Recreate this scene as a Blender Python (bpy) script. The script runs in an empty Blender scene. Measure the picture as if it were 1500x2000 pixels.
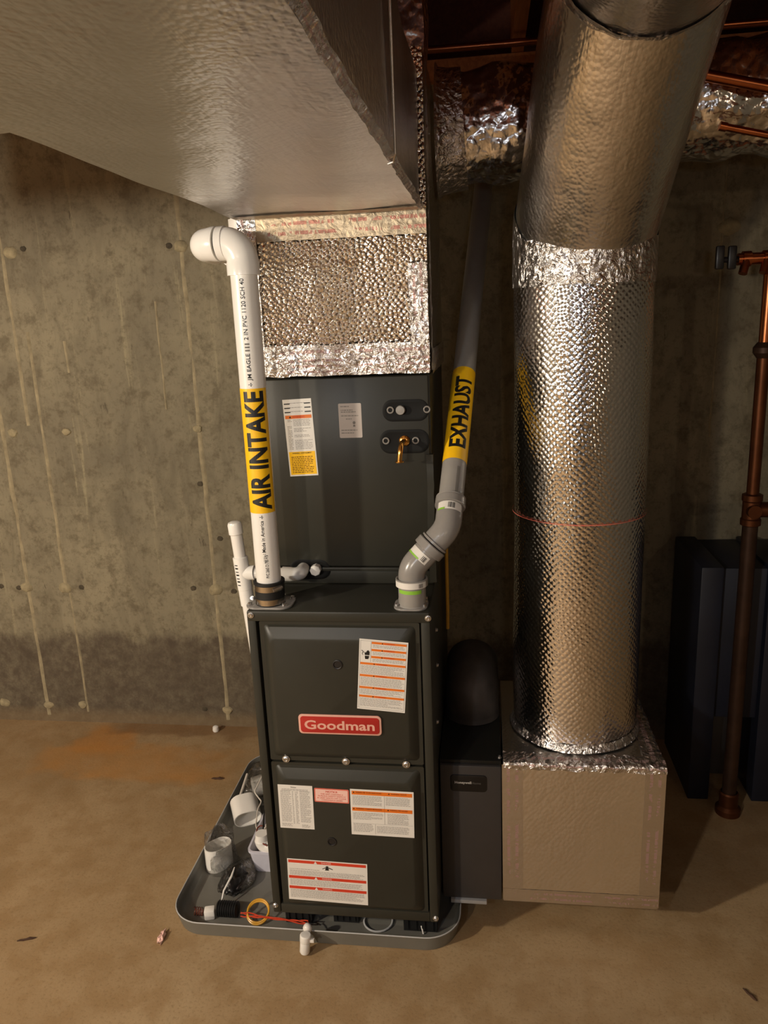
import bpy, bmesh, math, random
from mathutils import Vector, Matrix, noise as mnoise
random.seed(7)
S = bpy.context.scene
C = S.collection
V3 = Vector
PI = math.pi

# ---------------------------------------------------------------- camera
F = 1500.0
H = 1.66
def _norm(v): return v.normalized()
_D = _norm(V3((250, 5900, F)))
_Y = _norm(V3((200, -(F*F+250*200)/5900.0, F)))
_Z = -_D
_X = _Y.cross(_Z)
M = Matrix((_X, _Y, _Z))            # rows: world axes seen from the camera (x right, y down, z forward)
cam_d = bpy.data.cameras.new('camera')
cam = bpy.data.objects.new('camera', cam_d)
C.objects.link(cam)
cr, cd, cf = M.col[0], M.col[1], M.col[2]
mw = Matrix(((cr.x, -cd.x, -cf.x, 0), (cr.y, -cd.y, -cf.y, 0), (cr.z, -cd.z, -cf.z, H), (0, 0, 0, 1)))
cam.matrix_world = mw
cam_d.sensor_fit = 'VERTICAL'
cam_d.sensor_height = 36.0
cam_d.lens = 36.0*F/2000.0
cam_d.clip_start = 0.02
S.camera = cam
def P(px, py, ax, val):
    """a point of the photograph's 1500x2000 frame on the world plane <axis> = val"""
    w = M @ V3((px-750, py-1000, F))
    o = V3((0, 0, H))
    i = 'xyz'.index(ax)
    return o + w*((val-o[i])/w[i])

# ---------------------------------------------------------------- world, lights, exposure
S.view_settings.view_transform = 'Standard'
S.view_settings.look = 'None'
S.view_settings.gamma = 1.0
S.view_settings.use_curve_mapping = False
S.view_settings.exposure = 0.0
W = bpy.data.worlds.new('world')
S.world = W
W.use_nodes = True
W.node_tree.nodes['Background'].inputs[0].default_value = (0.02, 0.02, 0.025, 1)
W.node_tree.nodes['Background'].inputs[1].default_value = 0.3
def lamp(name, loc, power, col, rad):
    d = bpy.data.lights.new(name, 'POINT')
    d.energy = power; d.color = col; d.shadow_soft_size = rad
    o = bpy.data.objects.new(name, d); o.location = loc
    C.objects.link(o); return o
lamp('work_light', (-2.6, -0.10, 1.80), 225, (1.0, 0.885, 0.72), 0.06)
lamp('room_bulb', (-1.5, -1.8, 1.84), 115, (1.0, 0.87, 0.69), 0.06)
lamp('far_fill', (1.9, -2.6, 2.25), 24, (1.0, 0.80, 0.56), 0.06)  # unseen lamp added to lift the duct side, joists and copper
lamp('plenum_sparkle_fill', (-0.70, -0.35, 1.77), 17, (0.72, 0.85, 1.0), 0.04)  # second cool lamp, added for the bluish sparkle on the plenum foil
lamp('head_light', (0.12, -0.25, 1.74), 5, (0.90, 0.92, 1.0), 0.04)

# ---------------------------------------------------------------- node helpers
def srgb(r, g, b):
    f = lambda c: (c/255/12.92) if c/255 <= .04045 else ((c/255+.055)/1.055)**2.4
    return (f(r), f(g), f(b), 1)
class NT:
    def __init__(s, name):
        s.m = bpy.data.materials.new(name); s.m.use_nodes = True
        s.t = s.m.node_tree; s.b = s.t.nodes['Principled BSDF']
    def n(s, typ, **kw):
        x = s.t.nodes.new(typ)
        for k, v in kw.items(): setattr(x, k, v)
        return x
    def set(s, sock, v):
        if isinstance(v, bpy.types.NodeSocket): s.t.links.new(v, sock)
        else: sock.default_value = v
    def coord(s, kind='Object', scale=(1, 1, 1), rot=0.0):
        tc = s.n('ShaderNodeTexCoord')
        mp = s.n('ShaderNodeMapping'); mp.inputs['Scale'].default_value = scale; mp.inputs['Rotation'].default_value = (0, 0, rot)
        s.t.links.new(tc.outputs[kind], mp.inputs[0]); return mp.outputs[0]
    def noise(s, vec, scale, detail=4, rough=.6, dist=0):
        x = s.n('ShaderNodeTexNoise'); s.t.links.new(vec, x.inputs['Vector'])
        x.inputs['Scale'].default_value = scale; x.inputs['Detail'].default_value = detail
        x.inputs['Roughness'].default_value = rough; x.inputs['Distortion'].default_value = dist
        return x.outputs['Fac']
    def vor(s, vec, scale, rnd=1.0, feature='F1', dims='3D', out='Distance', smooth=None):
        x = s.n('ShaderNodeTexVoronoi', feature=feature, voronoi_dimensions=dims)
        s.t.links.new(vec, x.inputs['Vector']); x.inputs['Scale'].default_value = scale
        x.inputs['Randomness'].default_value = rnd
        if smooth is not None: x.inputs['Smoothness'].default_value = smooth
        return x.outputs[out]
    def ramp(s, fac, stops):
        x = s.n('ShaderNodeValToRGB'); e = x.color_ramp.elements
        while len(e) < len(stops): e.new(.5)
        for i, (p, c) in enumerate(stops):
            e[i].position = p; e[i].color = c if len(c) == 4 else (*c, 1)
        s.t.links.new(fac, x.inputs[0]); return x.outputs[0]
    def mix(s, fac, a, b, mode='MIX'):
        x = s.n('ShaderNodeMix', data_type='RGBA', blend_type=mode)
        s.set(x.inputs[0], fac); s.set(x.inputs[6], a); s.set(x.inputs[7], b); return x.outputs[2]
    def math(s, op, a, b=0.0, c=None):
        x = s.n('ShaderNodeMath', operation=op); s.set(x.inputs[0], a); s.set(x.inputs[1], b)
        if c is not None: s.set(x.inputs[2], c)
        return x.outputs[0]
    def sep(s, vec):
        x = s.n('ShaderNodeSeparateXYZ'); s.t.links.new(vec, x.inputs[0]); return x.outputs
    def bump(s, h, strength, dist, prev=None):
        x = s.n('ShaderNodeBump'); x.inputs['Strength'].default_value = strength
        x.inputs['Distance'].default_value = dist; s.t.links.new(h, x.inputs['Height'])
        if prev is not None: s.t.links.new(prev, x.inputs['Normal'])
        return x.outputs[0]
    def out(s, color=None, rough=None, metal=None, normal=None, **kw):
        i = s.b.inputs
        if s.m.name in ('dark_green_grey_enamel', 'black_enamel'): i['Specular IOR Level'].default_value = .32
        if color is not None: s.set(i['Base Color'], color)
        if rough is not None: s.set(i['Roughness'], rough)
        if metal is not None: s.set(i['Metallic'], metal)
        if normal is not None: s.t.links.new(normal, i['Normal'])
        for k, v in kw.items(): s.set(i[k.replace('_', ' ')], v)
        return s.m

def plain(name, col, rough=.5, metal=0.0, var=.12, scale=30, bump=0.0, **kw):
    """a painted, moulded or bare surface with a slight procedural unevenness"""
    t = NT(name); co = t.coord()
    f = t.noise(co, scale, 3)
    a = tuple(c*(1-var) for c in col[:3])+(1,); b = tuple(min(1, c*(1+var)) for c in col[:3])+(1,)
    colr = t.ramp(f, [(.3, a), (.7, b)])
    nrm = t.bump(t.noise(co, scale*6, 2), bump, .002) if bump else None
    return t.out(colr, rough, metal, nrm, **kw)

def foil_mat(name, cell=.0125, rnd=.45, depth=.0035, wr=.5, rough=.2, tint=(.80, .785, .77), stretch=1.0, streak=0.0):
    """aluminium faced bubble insulation: rows of small pillows, slack wrinkles"""
    t = NT(name); uv = t.coord('UV', (1, stretch, 1), .72); ob = t.coord('Object')
    d = t.vor(uv, 1.0/cell, rnd, 'SMOOTH_F1', '2D', smooth=.35)
    n1 = t.bump(t.noise(ob, 7, 3, .55), wr, .03)
    n2 = t.bump(t.noise(ob, 45, 2, .5), wr*.6, .006, n1)
    n3 = t.bump(t.math('MULTIPLY', d, -1.0), 1.0, depth, n2)
    if streak:
        st = t.noise(t.coord('UV', (90, 4, 1)), 1.0, 2)
        n3 = t.bump(st, streak, .003, n3)
    c = t.mix(t.noise(ob, 5, 3), tuple(x*.92 for x in tint)+(1,), tuple(min(1, x*1.05) for x in tint)+(1,))
    return t.out(c, rough, 1.0, n3)
def tape_mat(name, print_=.55, wr=1.0, base=(.80, .77, .745), rough=.26):
    """foil tape, hand-smoothed so it is full of creases, with two lines of reddish print"""
    t = NT(name); uv = t.coord('UV'); ob = t.coord('Object')
    s = t.sep(uv)
    n1 = t.bump(t.noise(ob, 38, 4, .6, 1.2), .9*wr, .012)
    n2 = t.bump(t.vor(ob, 70, 1.0, 'F1'), .5*wr, .006, n1)
    l1 = t.math('LESS_THAN', t.math('ABSOLUTE', t.math('SUBTRACT', s[1], .30)), .075)
    l2 = t.math('LESS_THAN', t.math('ABSOLUTE', t.math('SUBTRACT', s[1], .70)), .075)
    l = t.math('MAXIMUM', l1, l2)
    w = t.noise(t.coord('UV', (9, 0.3, 1)), 1.0, 3, .7)
    ch = t.math('GREATER_THAN', t.noise(t.coord('UV', (160, 1.5, 1)), 1.0, 1), .45)
    f = t.math('MULTIPLY', t.math('MULTIPLY', l, t.math('MULTIPLY', ch, print_)), t.math('GREATER_THAN', w, .46))
    c = t.mix(f, (*base, 1), (.42, .13, .10, 1))
    return t.out(c, rough, t.math('SUBTRACT', 1.0, t.math('MULTIPLY', f, .6)), n2)

# ---------------------------------------------------------------- materials
def concrete_wall():
    t = NT('poured_concrete'); co = t.coord(); st = t.coord('Object', (2.6, 1, .8))
    xyz = t.sep(co)
    big = t.noise(co, 1.7, 5, .62, .4); streak = t.noise(st, 4.2, 6, .66, .6); fine = t.noise(co, 60, 4, .7)
    c = t.ramp(big, [(.25, srgb(112, 104, 86)), (.5, srgb(134, 125, 102)), (.75, srgb(150, 140, 114))])
    c = t.mix(t.ramp(streak, [(.34, (.55, .55, .55)), (.52, (0, 0, 0))]), c, srgb(96, 88, 70))
    pale = t.noise(t.coord('Object', (7, 1, .35)), 3.0, 5, .7)
    c = t.mix(t.ramp(pale, [(.60, (0, 0, 0)), (.70, (.75, .75, .75))]), c, srgb(158, 148, 118))
    c = t.mix(t.ramp(t.noise(co, 16, 6, .75), [(.36, (.7, .7, .7)), (.5, (0, 0, 0))]), c, srgb(96, 86, 66))
    c = t.mix(t.ramp(fine, [(.32, (.5, .5, .5)), (.48, (0, 0, 0))]), c, srgb(92, 82, 62))
    pit = t.noise(t.coord('Object', (14, 1, 4)), 1.6, 4, .7)
    c = t.mix(t.ramp(pit, [(.67, (0, 0, 0)), (.73, (.6, .6, .6))]), c, srgb(60, 50, 36))
    # a dark damp-stain band along the foot of the wall, with an uneven upper edge
    edge = t.math('ADD', xyz[2], t.math('MULTIPLY', t.noise(t.coord('Object', (3, 1, 1)), 2.2, 8, .75), -.22))
    band = t.math('MULTIPLY', t.ramp(edge, [(.27, (1, 1, 1)), (.32, (0, 0, 0))]), t.ramp(t.noise(co, 24, 5, .75), [(.35, (.6, .6, .6)), (.6, (1, 1, 1))]))
    c = t.mix(t.math('MULTIPLY', band, .85), c, srgb(72, 60, 48))
    edge2 = t.ramp(xyz[2], [(.03, (1, 1, 1)), (.075, (0, 0, 0))])
    c = t.mix(t.math('MULTIPLY', edge2, .45), c, srgb(132, 110, 78))
    n = t.bump(big, .3, .02); n = t.bump(fine, .35, .004, n); n = t.bump(streak, .25, .01, n)
    return t.out(c, .85, 0, n)
def concrete_floor():
    t = NT('concrete_floor'); co = t.coord(); xyz = t.sep(co)
    big = t.noise(co, 2.2, 5, .6, .5); mid = t.noise(co, 11, 4, .6); fine = t.noise(co, 120, 3, .7)
    c = t.ramp(big, [(.28, srgb(148, 122, 86)), (.52, srgb(166, 140, 103)), (.75, srgb(176, 152, 116))])
    c = t.mix(t.ramp(mid, [(.40, (.5, .5, .5)), (.55, (0, 0, 0))]), c, srgb(146, 116, 76))
    c = t.mix(t.ramp(fine, [(.36, (.4, .4, .4)), (.46, (0, 0, 0))]), c, srgb(124, 100, 68))
    # rust-coloured rectangle left by something that stood by the wall
    wob = t.math('MULTIPLY', t.math('SUBTRACT', t.noise(co, 5, 3), .5), .22)
    def inside(v, a, b, s):
        v = t.math('ADD', v, wob)
        lo = t.n('ShaderNodeMapRange', interpolation_type='SMOOTHSTEP'); t.set(lo.inputs[0], v)
        lo.inputs[1].default_value = a-s; lo.inputs[2].default_value = a+s
        hi = t.n('ShaderNodeMapRange', interpolation_type='SMOOTHSTEP'); t.set(hi.inputs[0], v)
        hi.inputs[1].default_value = b-s; hi.inputs[2].default_value = b+s
        hi.inputs[3].default_value = 1; hi.inputs[4].default_value = 0
        return t.math('MULTIPLY', lo.outputs[0], hi.outputs[0])
    r = t.math('MULTIPLY', inside(xyz[0], -1.80, -1.02, .09), inside(xyz[1], 2.42, 2.64, .03))
    r = t.math('MULTIPLY', r, t.ramp(t.noise(co, 6, 4, .6), [(.3, (.35, .35, .35)), (.65, (1, 1, 1))]))
    c = t.mix(t.math('MULTIPLY', r, .65), c, srgb(182, 128, 62))
    r2 = t.math('MULTIPLY', inside(xyz[0], -1.70, -1.48, .04), inside(xyz[1], 2.60, 2.78, .04))
    c = t.mix(t.math('MULTIPLY', r2, .6), c, srgb(184, 124, 54))
    r3 = t.math('MULTIPLY', inside(xyz[0], -1.6, -.95, .1), inside(xyz[1], 2.74, 2.86, .02))
    c = t.mix(t.math('MULTIPLY', r3, .55), c, srgb(112, 80, 50))
    n = t.bump(fine, .25, .002); n = t.bump(mid, .15, .01, n)
    return t.out(c, .62, 0, n)
def wood(name, a, b):
    t = NT(name); co = t.coord('Object', (14, 1.2, 14))
    f = t.noise(co, 3, 5, .6, 1.5)
    return t.out(t.ramp(f, [(.3, a), (.7, b)]), .7, 0, t.bump(f, .2, .003))
def thin_plastic():
    t = NT('clear_poly_bag'); co = t.coord()
    n = t.bump(t.noise(co, 28, 4, .65, 1.0), 1.0, .02)
    tr = t.n('ShaderNodeBsdfTransparent'); tr.inputs[0].default_value = (.93, .93, .92, 1)
    gl = t.n('ShaderNodeBsdfGlossy'); gl.inputs['Roughness'].default_value = .12
    t.t.links.new(n, gl.inputs['Normal'])
    fr = t.n('ShaderNodeFresnel'); fr.inputs[0].default_value = 1.5; t.t.links.new(n, fr.inputs['Normal'])
    mx = t.n('ShaderNodeMixShader')
    t.t.links.new(t.math('ADD', t.math('MULTIPLY', fr.outputs[0], .9), .04), mx.inputs[0])
    t.t.links.new(tr.outputs[0], mx.inputs[1]); t.t.links.new(gl.outputs[0], mx.inputs[2])
    t.t.links.new(mx.outputs[0], t.t.nodes['Material Output'].inputs[0])
    return t.m

MT = dict(
    wall=concrete_wall(), floor=concrete_floor(),
    sidewall=plain('side_wall_concrete', srgb(104, 98, 86), .85, var=.2, scale=4),
    joist=wood('old_joist_wood', srgb(150, 88, 48), srgb(188, 116, 64)),
    deck=wood('subfloor_boards', srgb(88, 42, 26), srgb(112, 58, 34)),
    rim=plain('dark_blue_sill_foam', srgb(48, 56, 72), .6, var=.2, scale=8),
    patch=plain('tie_patch_mortar', srgb(150, 138, 108), .9, var=.25, scale=40, bump=.5),
    hole=plain('tie_hole_shadowed_mortar', srgb(74, 66, 52), .95, var=.3, scale=60),
    seam=plain('form_seam_concrete', srgb(148, 136, 108), .9, var=.28, scale=22, bump=.5),
    steel=plain('dark_green_grey_enamel', srgb(50, 49, 42), .40, var=.06, scale=12, bump=.05),
    steel2=plain('black_enamel', srgb(36, 35, 32), .34, var=.06, scale=12),
    cab=plain('charcoal_enamel', srgb(74, 70, 68), .42, var=.05, scale=20),
    black=plain('black_rubber', srgb(20, 20, 20), .55, var=.2),
    blackp=plain('black_plastic', srgb(26, 25, 26), .38, var=.15),
    zinc=plain('zinc_plated_steel', srgb(205, 205, 205), .3, 1.0, var=.1, scale=60),
    stainless=plain('stainless_band', srgb(190, 184, 176), .22, 1.0, var=.08, scale=40),
    pvc=plain('white_pvc', srgb(236, 232, 224), .32, var=.02),
    pvc2=plain('white_pvc_fitting', srgb(240, 237, 230), .22, var=.02),
    grey=plain('grey_vent_plastic', srgb(150, 146, 140), .35, var=.04),
    greyf=plain('grey_fitting_plastic', srgb(142, 138, 133), .24, var=.04),
    yellow=plain('yellow_vinyl_label', srgb(252, 196, 20), .4, var=.03),
    ink=plain('black_ink', srgb(18, 17, 16), .5, var=.1),
    greyink=plain('grey_ink', srgb(120, 116, 110), .6, var=.1),
    paleink=plain('pale_grey_ink', srgb(158, 152, 146), .6, var=.1),
    paper=plain('white_label_stock', srgb(226, 222, 214), .45, var=.02),
    plate=plain('rating_plate_stock', srgb(186, 176, 168), .4, var=.02),
    orange=plain('orange_label_ink', srgb(226, 116, 30), .45, var=.03),
    red=plain('red_label_ink', srgb(206, 62, 36), .45, var=.03),
    pink=plain('pink_label_stock', srgb(240, 196, 182), .45, var=.03),
    salmon=plain('salmon_ink', srgb(214, 110, 92), .5, var=.05),
    badge=plain('red_badge', srgb(176, 44, 40), .25, var=.04),
    badgetx=plain('badge_cream', srgb(222, 168, 150), .3, var=.04),
    copper=plain('copper_pipe', srgb(182, 108, 68), .3, 1.0, var=.2, scale=14),
    oldcopper=plain('tarnished_copper', srgb(108, 66, 42), .45, .9, var=.3, scale=10),
    brass=plain('brass_stub', srgb(224, 168, 88), .22, 1.0, var=.1),
    iron=plain('dark_iron_pipe', srgb(70, 50, 38), .5, .6, var=.3, scale=12),
    navy=plain('navy_painted_board', srgb(26, 30, 44), .5, var=.2, scale=8),
    beige=plain('beige_board', srgb(150, 122, 86), .7, var=.15),
    pocket=plain('recess_shade_black', srgb(17, 17, 16), .6, Specular_IOR_Level=.2),  # recess shade painted as near-black on the shallow pads and bore discs
    pan=plain('grey_plastic_pan', srgb(112, 110, 102), .42, var=.08, scale=9),
    label_green=plain('green_label_ink', srgb(140, 196, 64), .45, var=.1),
    tub=plain('milky_tub_plastic', srgb(206, 205, 216), .25, var=.05),
    wire_red=plain('red_wire_insulation', srgb(196, 66, 38), .4, var=.1),
    wire_brown=plain('brown_wire_insulation', srgb(112, 44, 26), .4, var=.1),
    wire_white=plain('white_wire_insulation', srgb(214, 206, 194), .4, var=.05),
    gas=plain('yellow_gas_line', srgb(190, 140, 40), .45, var=.1),
    tapeorange=plain('amber_tape', srgb(214, 160, 50), .3, var=.08),
    clearpl=plain('clear_plastic_ring', srgb(190, 190, 188), .12, var=.05),
    stick=plain('dry_twig', srgb(70, 46, 30), .8, var=.3),
    bag=thin_plastic(),
    galv=plain('galvanised_sheet', srgb(84, 76, 70), .55, .5, var=.2, scale=18),
    lensm=plain('warm_bulb_glass', srgb(240, 230, 210), .3),
)
foil_duct = foil_mat('foil_bubble_wrap_duct', .0118, .40, .0017, .16, .15)
foil_plen = foil_mat('foil_bubble_wrap_plenum', .0100, .75, .0048, .35, .10)
foil_trunk = foil_mat('foil_trunk_wrap', .009, .8, .0006, .2, .32, (.70, .675, .65), 1.0, .35)
foil_elbow = foil_mat('foil_elbow_wrap', .010, .8, .0006, .22, .26, (.80, .78, .75), 1.0, .25)
foil_box = foil_mat('foil_box_wrap', .011, .7, .0007, .16, .26, (.94, .91, .86))
foil_crumple = foil_mat('foil_crumpled', .03, 1.0, .004, .8, .2)
foil_flat = None
tape = tape_mat('foil_tape')
tape_flat = tape_mat('foil_tape_smooth', .6, .12)
tape_gold_reflection = tape_mat('foil_tape_gold_reflection', .7, .25, (.42, .33, .22), .42)  # gold-brown reflection painted into the tape's base colour

# ---------------------------------------------------------------- mesh helpers
class B:
    """collects shapes in world space; build() links them as one mesh object"""
    def __init__(s): s.v = []; s.f = []; s.uv = []
    def face(s, idx, uv): s.f.append(idx); s.uv.append(uv)
    def grid(s, fn, nu, nv, closed_u=False, flip=False):
        o = len(s.v)
        cu = nu if closed_u else nu+1
        uvs = []
        for j in range(nv+1):
            for i in range(cu):
                p, uv = fn(i, j); s.v.append(V3(p)); uvs.append(uv)
        wrapuv = [fn(nu, j)[1] for j in range(nv+1)] if closed_u else None
        for j in range(nv):
            for i in range(nu):
                i2 = (i+1) % cu if closed_u else i+1
                q = [o+j*cu+i, o+j*cu+i2, o+(j+1)*cu+i2, o+(j+1)*cu+i]
                u2 = wrapuv if (closed_u and i2 == 0) else None
                uu = [uvs[j*cu+i], u2[j] if u2 else uvs[j*cu+i2], u2[j+1] if u2 else uvs[(j+1)*cu+i2], uvs[(j+1)*cu+i]]
                if flip: q.reverse(); uu.reverse()
                s.face(q, uu)
        return s
    def box(s, x0, x1, y0, y1, z0, z1, div=None, jit=0.0, freq=9.0, rot=None, piv=None):
        d = div or 1e9
        def side(o, a, b, flip):
            la, lb = a.length, b.length
            na, nb = max(1, round(la/d)), max(1, round(lb/d))
            def fn(i, j):
                p = o+a*(i/na)+b*(j/nb)
                return p, (la*i/na + o.x+o.y, lb*j/nb + o.z)
            s.grid(fn, na, nb, flip=flip)
        st = len(s.v)
        X, Y, Z = V3((x1-x0, 0, 0)), V3((0, y1-y0, 0)), V3((0, 0, z1-z0)); O = V3((x0, y0, z0))
        side(O, X, Z, False); side(O+Y, X, Z, True)
        side(O, Y, Z, True); side(O+X, Y, Z, False)
        side(O, X, Y, True); side(O+Z, X, Y, False)
        for i in range(st, len(s.v)):
            p = s.v[i]
            if jit:
                q = p*freq
                s.v[i] = p + V3((mnoise.noise(q), mnoise.noise(q+V3((7, 3, 1))), mnoise.noise(q+V3((2, 9, 5)))))*jit
        if rot is not None:
            pv = V3(piv) if piv else V3(((x0+x1)/2, (y0+y1)/2, (z0+z1)/2))
            for i in range(st, len(s.v)): s.v[i] = rot @ (s.v[i]-pv) + pv
        return s
    def tube(s, pts, r, n=24, caps=True, up=None, jit=0.0, freq=14.0, inner=None):
        pts = [V3(p) for p in pts]; k = len(pts)
        rs = r if isinstance(r, (list, tuple)) else [r]*k
        tan = []
        for i in range(k):
            a = (pts[i]-pts[i-1]).normalized() if i > 0 and (pts[i]-pts[i-1]).length > 1e-9 else None
            b = (pts[i+1]-pts[i]).normalized() if i < k-1 and (pts[i+1]-pts[i]).length > 1e-9 else None
            t = (a+b).normalized() if a and b else (a or b)
            tan.append((t, 1.0/max(.35, math.sqrt(max(.01, (1+a.dot(b))/2))) if a and b else 1.0, (b-a) if a and b else None))
        for i in range(k):
            if tan[i][0] is None:
                t = next((tan[j][0] for j in list(range(i-1, -1, -1))+list(range(i+1, k)) if tan[j][0] is not None))
                tan[i] = (t, 1.0, None)
        t0 = tan[0][0]
        u = V3(up) if up else (V3((0, 0, 1)) if abs(t0.z) < .9 else V3((0, -1, 0)))
        u = (u - t0*u.dot(t0)).normalized()
        fr = []; prev = t0
        for t, m, dv in tan:
            ax = prev.cross(t)
            if ax.length > 1e-8:
                u = Matrix.Rotation(prev.angle(t), 3, ax.normalized()) @ u
            u = (u - t*u.dot(t)).normalized(); prev = t
            fr.append((u.copy(), t.cross(u), m, dv))
        L = [0.0]
        for i in range(1, k): L.append(L[-1]+(pts[i]-pts[i-1]).length)
        rr = max(rs)
        def fn(i, j):
            a = 2*PI*i/n; u_, w_, m, dv = fr[j]
            o = u_*math.cos(a)+w_*math.sin(a)
            if dv is not None and dv.length > 1e-6 and m > 1.0001:
                d = dv.normalized(); o = o + d*o.dot(d)*(m-1)
            p = pts[j]+o*rs[j]
            if jit:
                q = p*freq; p = p + o*mnoise.noise(q)*jit
            return p, (a*rr, L[j])
        st = len(s.v)
        s.grid(fn, n, k-1, closed_u=True)
        if caps:
            for j, fl in ((0, True), (k-1, False)):
                idx = [st+j*n+i for i in range(n)]
                if fl: idx.reverse()
                s.face(idx, [(.01*math.cos(2*PI*i/n), .01*math.sin(2*PI*i/n)) for i in range(n)])
        return s
    def lathe(s, base, axis, prof, n=32):
        a = V3(axis).normalized(); b = V3(base)
        pts = [b+a*z for r, z in prof]
        u = V3((0, 0, 1)) if abs(a.z) < .9 else V3((0, -1, 0))
        u = (u-a*u.dot(a)).normalized(); w = a.cross(u)
        def fn(i, j):
            an = 2*PI*i/n
            return pts[j]+(u*math.cos(an)+w*math.sin(an))*max(prof[j][0], 1e-5), (an*.05, prof[j][1])
        s.grid(fn, n, len(prof)-1, closed_u=True)
        return s
    def prism(s, poly, o, ux, uy, th, hole=None):
        """polygon (2-D list) in the plane o + ux*a + uy*b, extruded along ux x uy by th"""
        o, ux, uy = V3(o), V3(ux), V3(uy); nz = ux.cross(uy).normalized()
        st = len(s.v); n = len(poly)
        for a, b in poly: s.v.append(o+ux*a+uy*b)
        for a, b in poly: s.v.append(o+ux*a+uy*b+nz*th)
        s.face([st+i for i in range(n)][::-1], list(poly)[::-1])
        s.face([st+n+i for i in range(n)], list(poly))
        for i in range(n):
            j = (i+1) % n
            s.face([st+i, st+j, st+n+j, st+n+i], [poly[i], poly[j], poly[j], poly[i]])
        return s
    def quad(s, a, b, c, d):
        o = len(s.v); s.v += [V3(a), V3(b), V3(c), V3(d)]
        s.face([o, o+1, o+2, o+3], [(0, 0), (1, 0), (1, 1), (0, 1)]); return s
    def build(s, name, mat, parent=None, smooth=True, bevel=0.0, seg=2, kind=None, label=None, ang=35, origin=None):
        org = V3((0, 0, 0))
        if parent is not None: org = world_loc(parent)
        elif origin is not None: org = V3(origin)
        elif s.v:
            lo = V3([min(v[i] for v in s.v) for i in range(3)]); hi = V3([max(v[i] for v in s.v) for i in range(3)])
            org = V3(((lo.x+hi.x)/2, (lo.y+hi.y)/2, lo.z))
        me = bpy.data.meshes.new(name)
        me.from_pydata([tuple(v-org) for v in s.v], [], s.f)
        ul = me.uv_layers.new(name='UVMap')
        k = 0
        for uv in s.uv:
            for q in uv: ul.data[k].uv = q; k += 1
        me.materials.append(mat)
        bm = bmesh.new(); bm.from_mesh(me)
        bmesh.ops.remove_doubles(bm, verts=bm.verts, dist=1e-5)
        if bevel:
            es = [e for e in bm.edges if len(e.link_faces) == 2 and e.calc_face_angle(0) > .6]
            bmesh.ops.bevel(bm, geom=es, offset=bevel, segments=seg, profile=.5, affect='EDGES', clamp_overlap=True)
        bmesh.ops.recalc_face_normals(bm, faces=bm.faces)
        bm.to_mesh(me); bm.free()
        if smooth:
            me.shade_smooth()
            me.set_sharp_from_angle(angle=math.radians(ang))
        o = bpy.data.objects.new(name, me)
        C.objects.link(o)
        if parent is not None: o.parent = parent
        else: o.location = org
        if kind: o['kind'] = kind
        if label: o['label'] = label
        return o
def world_loc(o):
    l = V3(o.location)
    while o.parent: o = o.parent; l = l + V3(o.location)
    return l
def thing(name, label, cat, loc, group=None):
    o = bpy.data.objects.new(name, None); o.empty_display_size = .1
    C.objects.link(o); o.location = loc; o['label'] = label; o['category'] = cat
    if group: o['group'] = group
    return o
def tag(o, label, cat, group=None):
    o['label'] = label; o['category'] = cat
    if group: o['group'] = group
    return o
def struct(o): o['kind'] = 'structure'; return o
def rrect(x0, x1, y0, y1, r, n=5):
    out = []
    for cx, cy, a0 in ((x1-r, y0+r, -PI/2), (x1-r, y1-r, 0), (x0+r, y1-r, PI/2), (x0+r, y0+r, PI)):
        for i in range(n+1):
            a = a0+PI/2*i/n; out.append((cx+r*math.cos(a), cy+r*math.sin(a)))
    return out
def arc(c, a, b, r, t0, t1, n=8):
    """points c + a*r*cos + b*r*sin"""
    c, a, b = V3(c), V3(a), V3(b)
    return [c+a*(r*math.cos(t0+(t1-t0)*i/n))+b*(r*math.sin(t0+(t1-t0)*i/n)) for i in range(n+1)]
def bend(p0, p1, p2, r, n=8):
    """rounded corner: from p0 towards p1 turning to p2 with radius r"""
    p0, p1, p2 = V3(p0), V3(p1), V3(p2)
    a = (p0-p1).normalized(); b = (p2-p1).normalized()
    th = a.angle(b); d = r/math.tan(th/2)
    s, e = p1+a*d, p1+b*d
    c = p1+(a+b).normalized()*(r/math.sin(th/2))
    va, vb = s-c, e-c; ang = va.angle(vb); ax = va.cross(vb).normalized()
    return [c+Matrix.Rotation(ang*i/n, 3, ax) @ va for i in range(n+1)]
TXT = {}
def text2d(body, bold=0.0):
    """outline of a word as (verts 2-D, faces), lower-left at 0,0 and scaled to cap height 1"""
    key = (body, bold)
    if key in TXT: return TXT[key]
    cu = bpy.data.curves.new('t', 'FONT'); cu.body = body; cu.size = 1.0; cu.offset = bold; cu.resolution_u = 3
    ob = bpy.data.objects.new('t', cu); C.objects.link(ob)
    bpy.context.view_layer.update()
    me = bpy.data.meshes.new_from_object(ob.evaluated_get(bpy.context.evaluated_depsgraph_get()))
    vs = [(v.co.x, v.co.y) for v in me.vertices]; fs = [tuple(p.vertices) for p in me.polygons]
    bpy.data.objects.remove(ob); bpy.data.curves.remove(cu); bpy.data.meshes.remove(me)
    x0 = min(v[0] for v in vs); x1 = max(v[0] for v in vs)
    vs = [((v[0]-x0)/.70, v[1]/.70) for v in vs]
    TXT[key] = (vs, fs, (x1-x0)/.70); return TXT[key]
def put_text(b, body, o, ux, uy, h, width=None, bold=0.0, center=False):
    vs, fs, w = text2d(body, bold)
    o, ux, uy = V3(o), V3(ux).normalized(), V3(uy).normalized()
    sx = (width/w) if width else h
    sh = -(w*sx)/2 if center else 0
    st = len(b.v)
    for x, y in vs: b.v.append(o+ux*(x*sx+sh)+uy*(y*h))
    for f in fs: b.face([st+i for i in f], [vs[i] for i in f])
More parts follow.
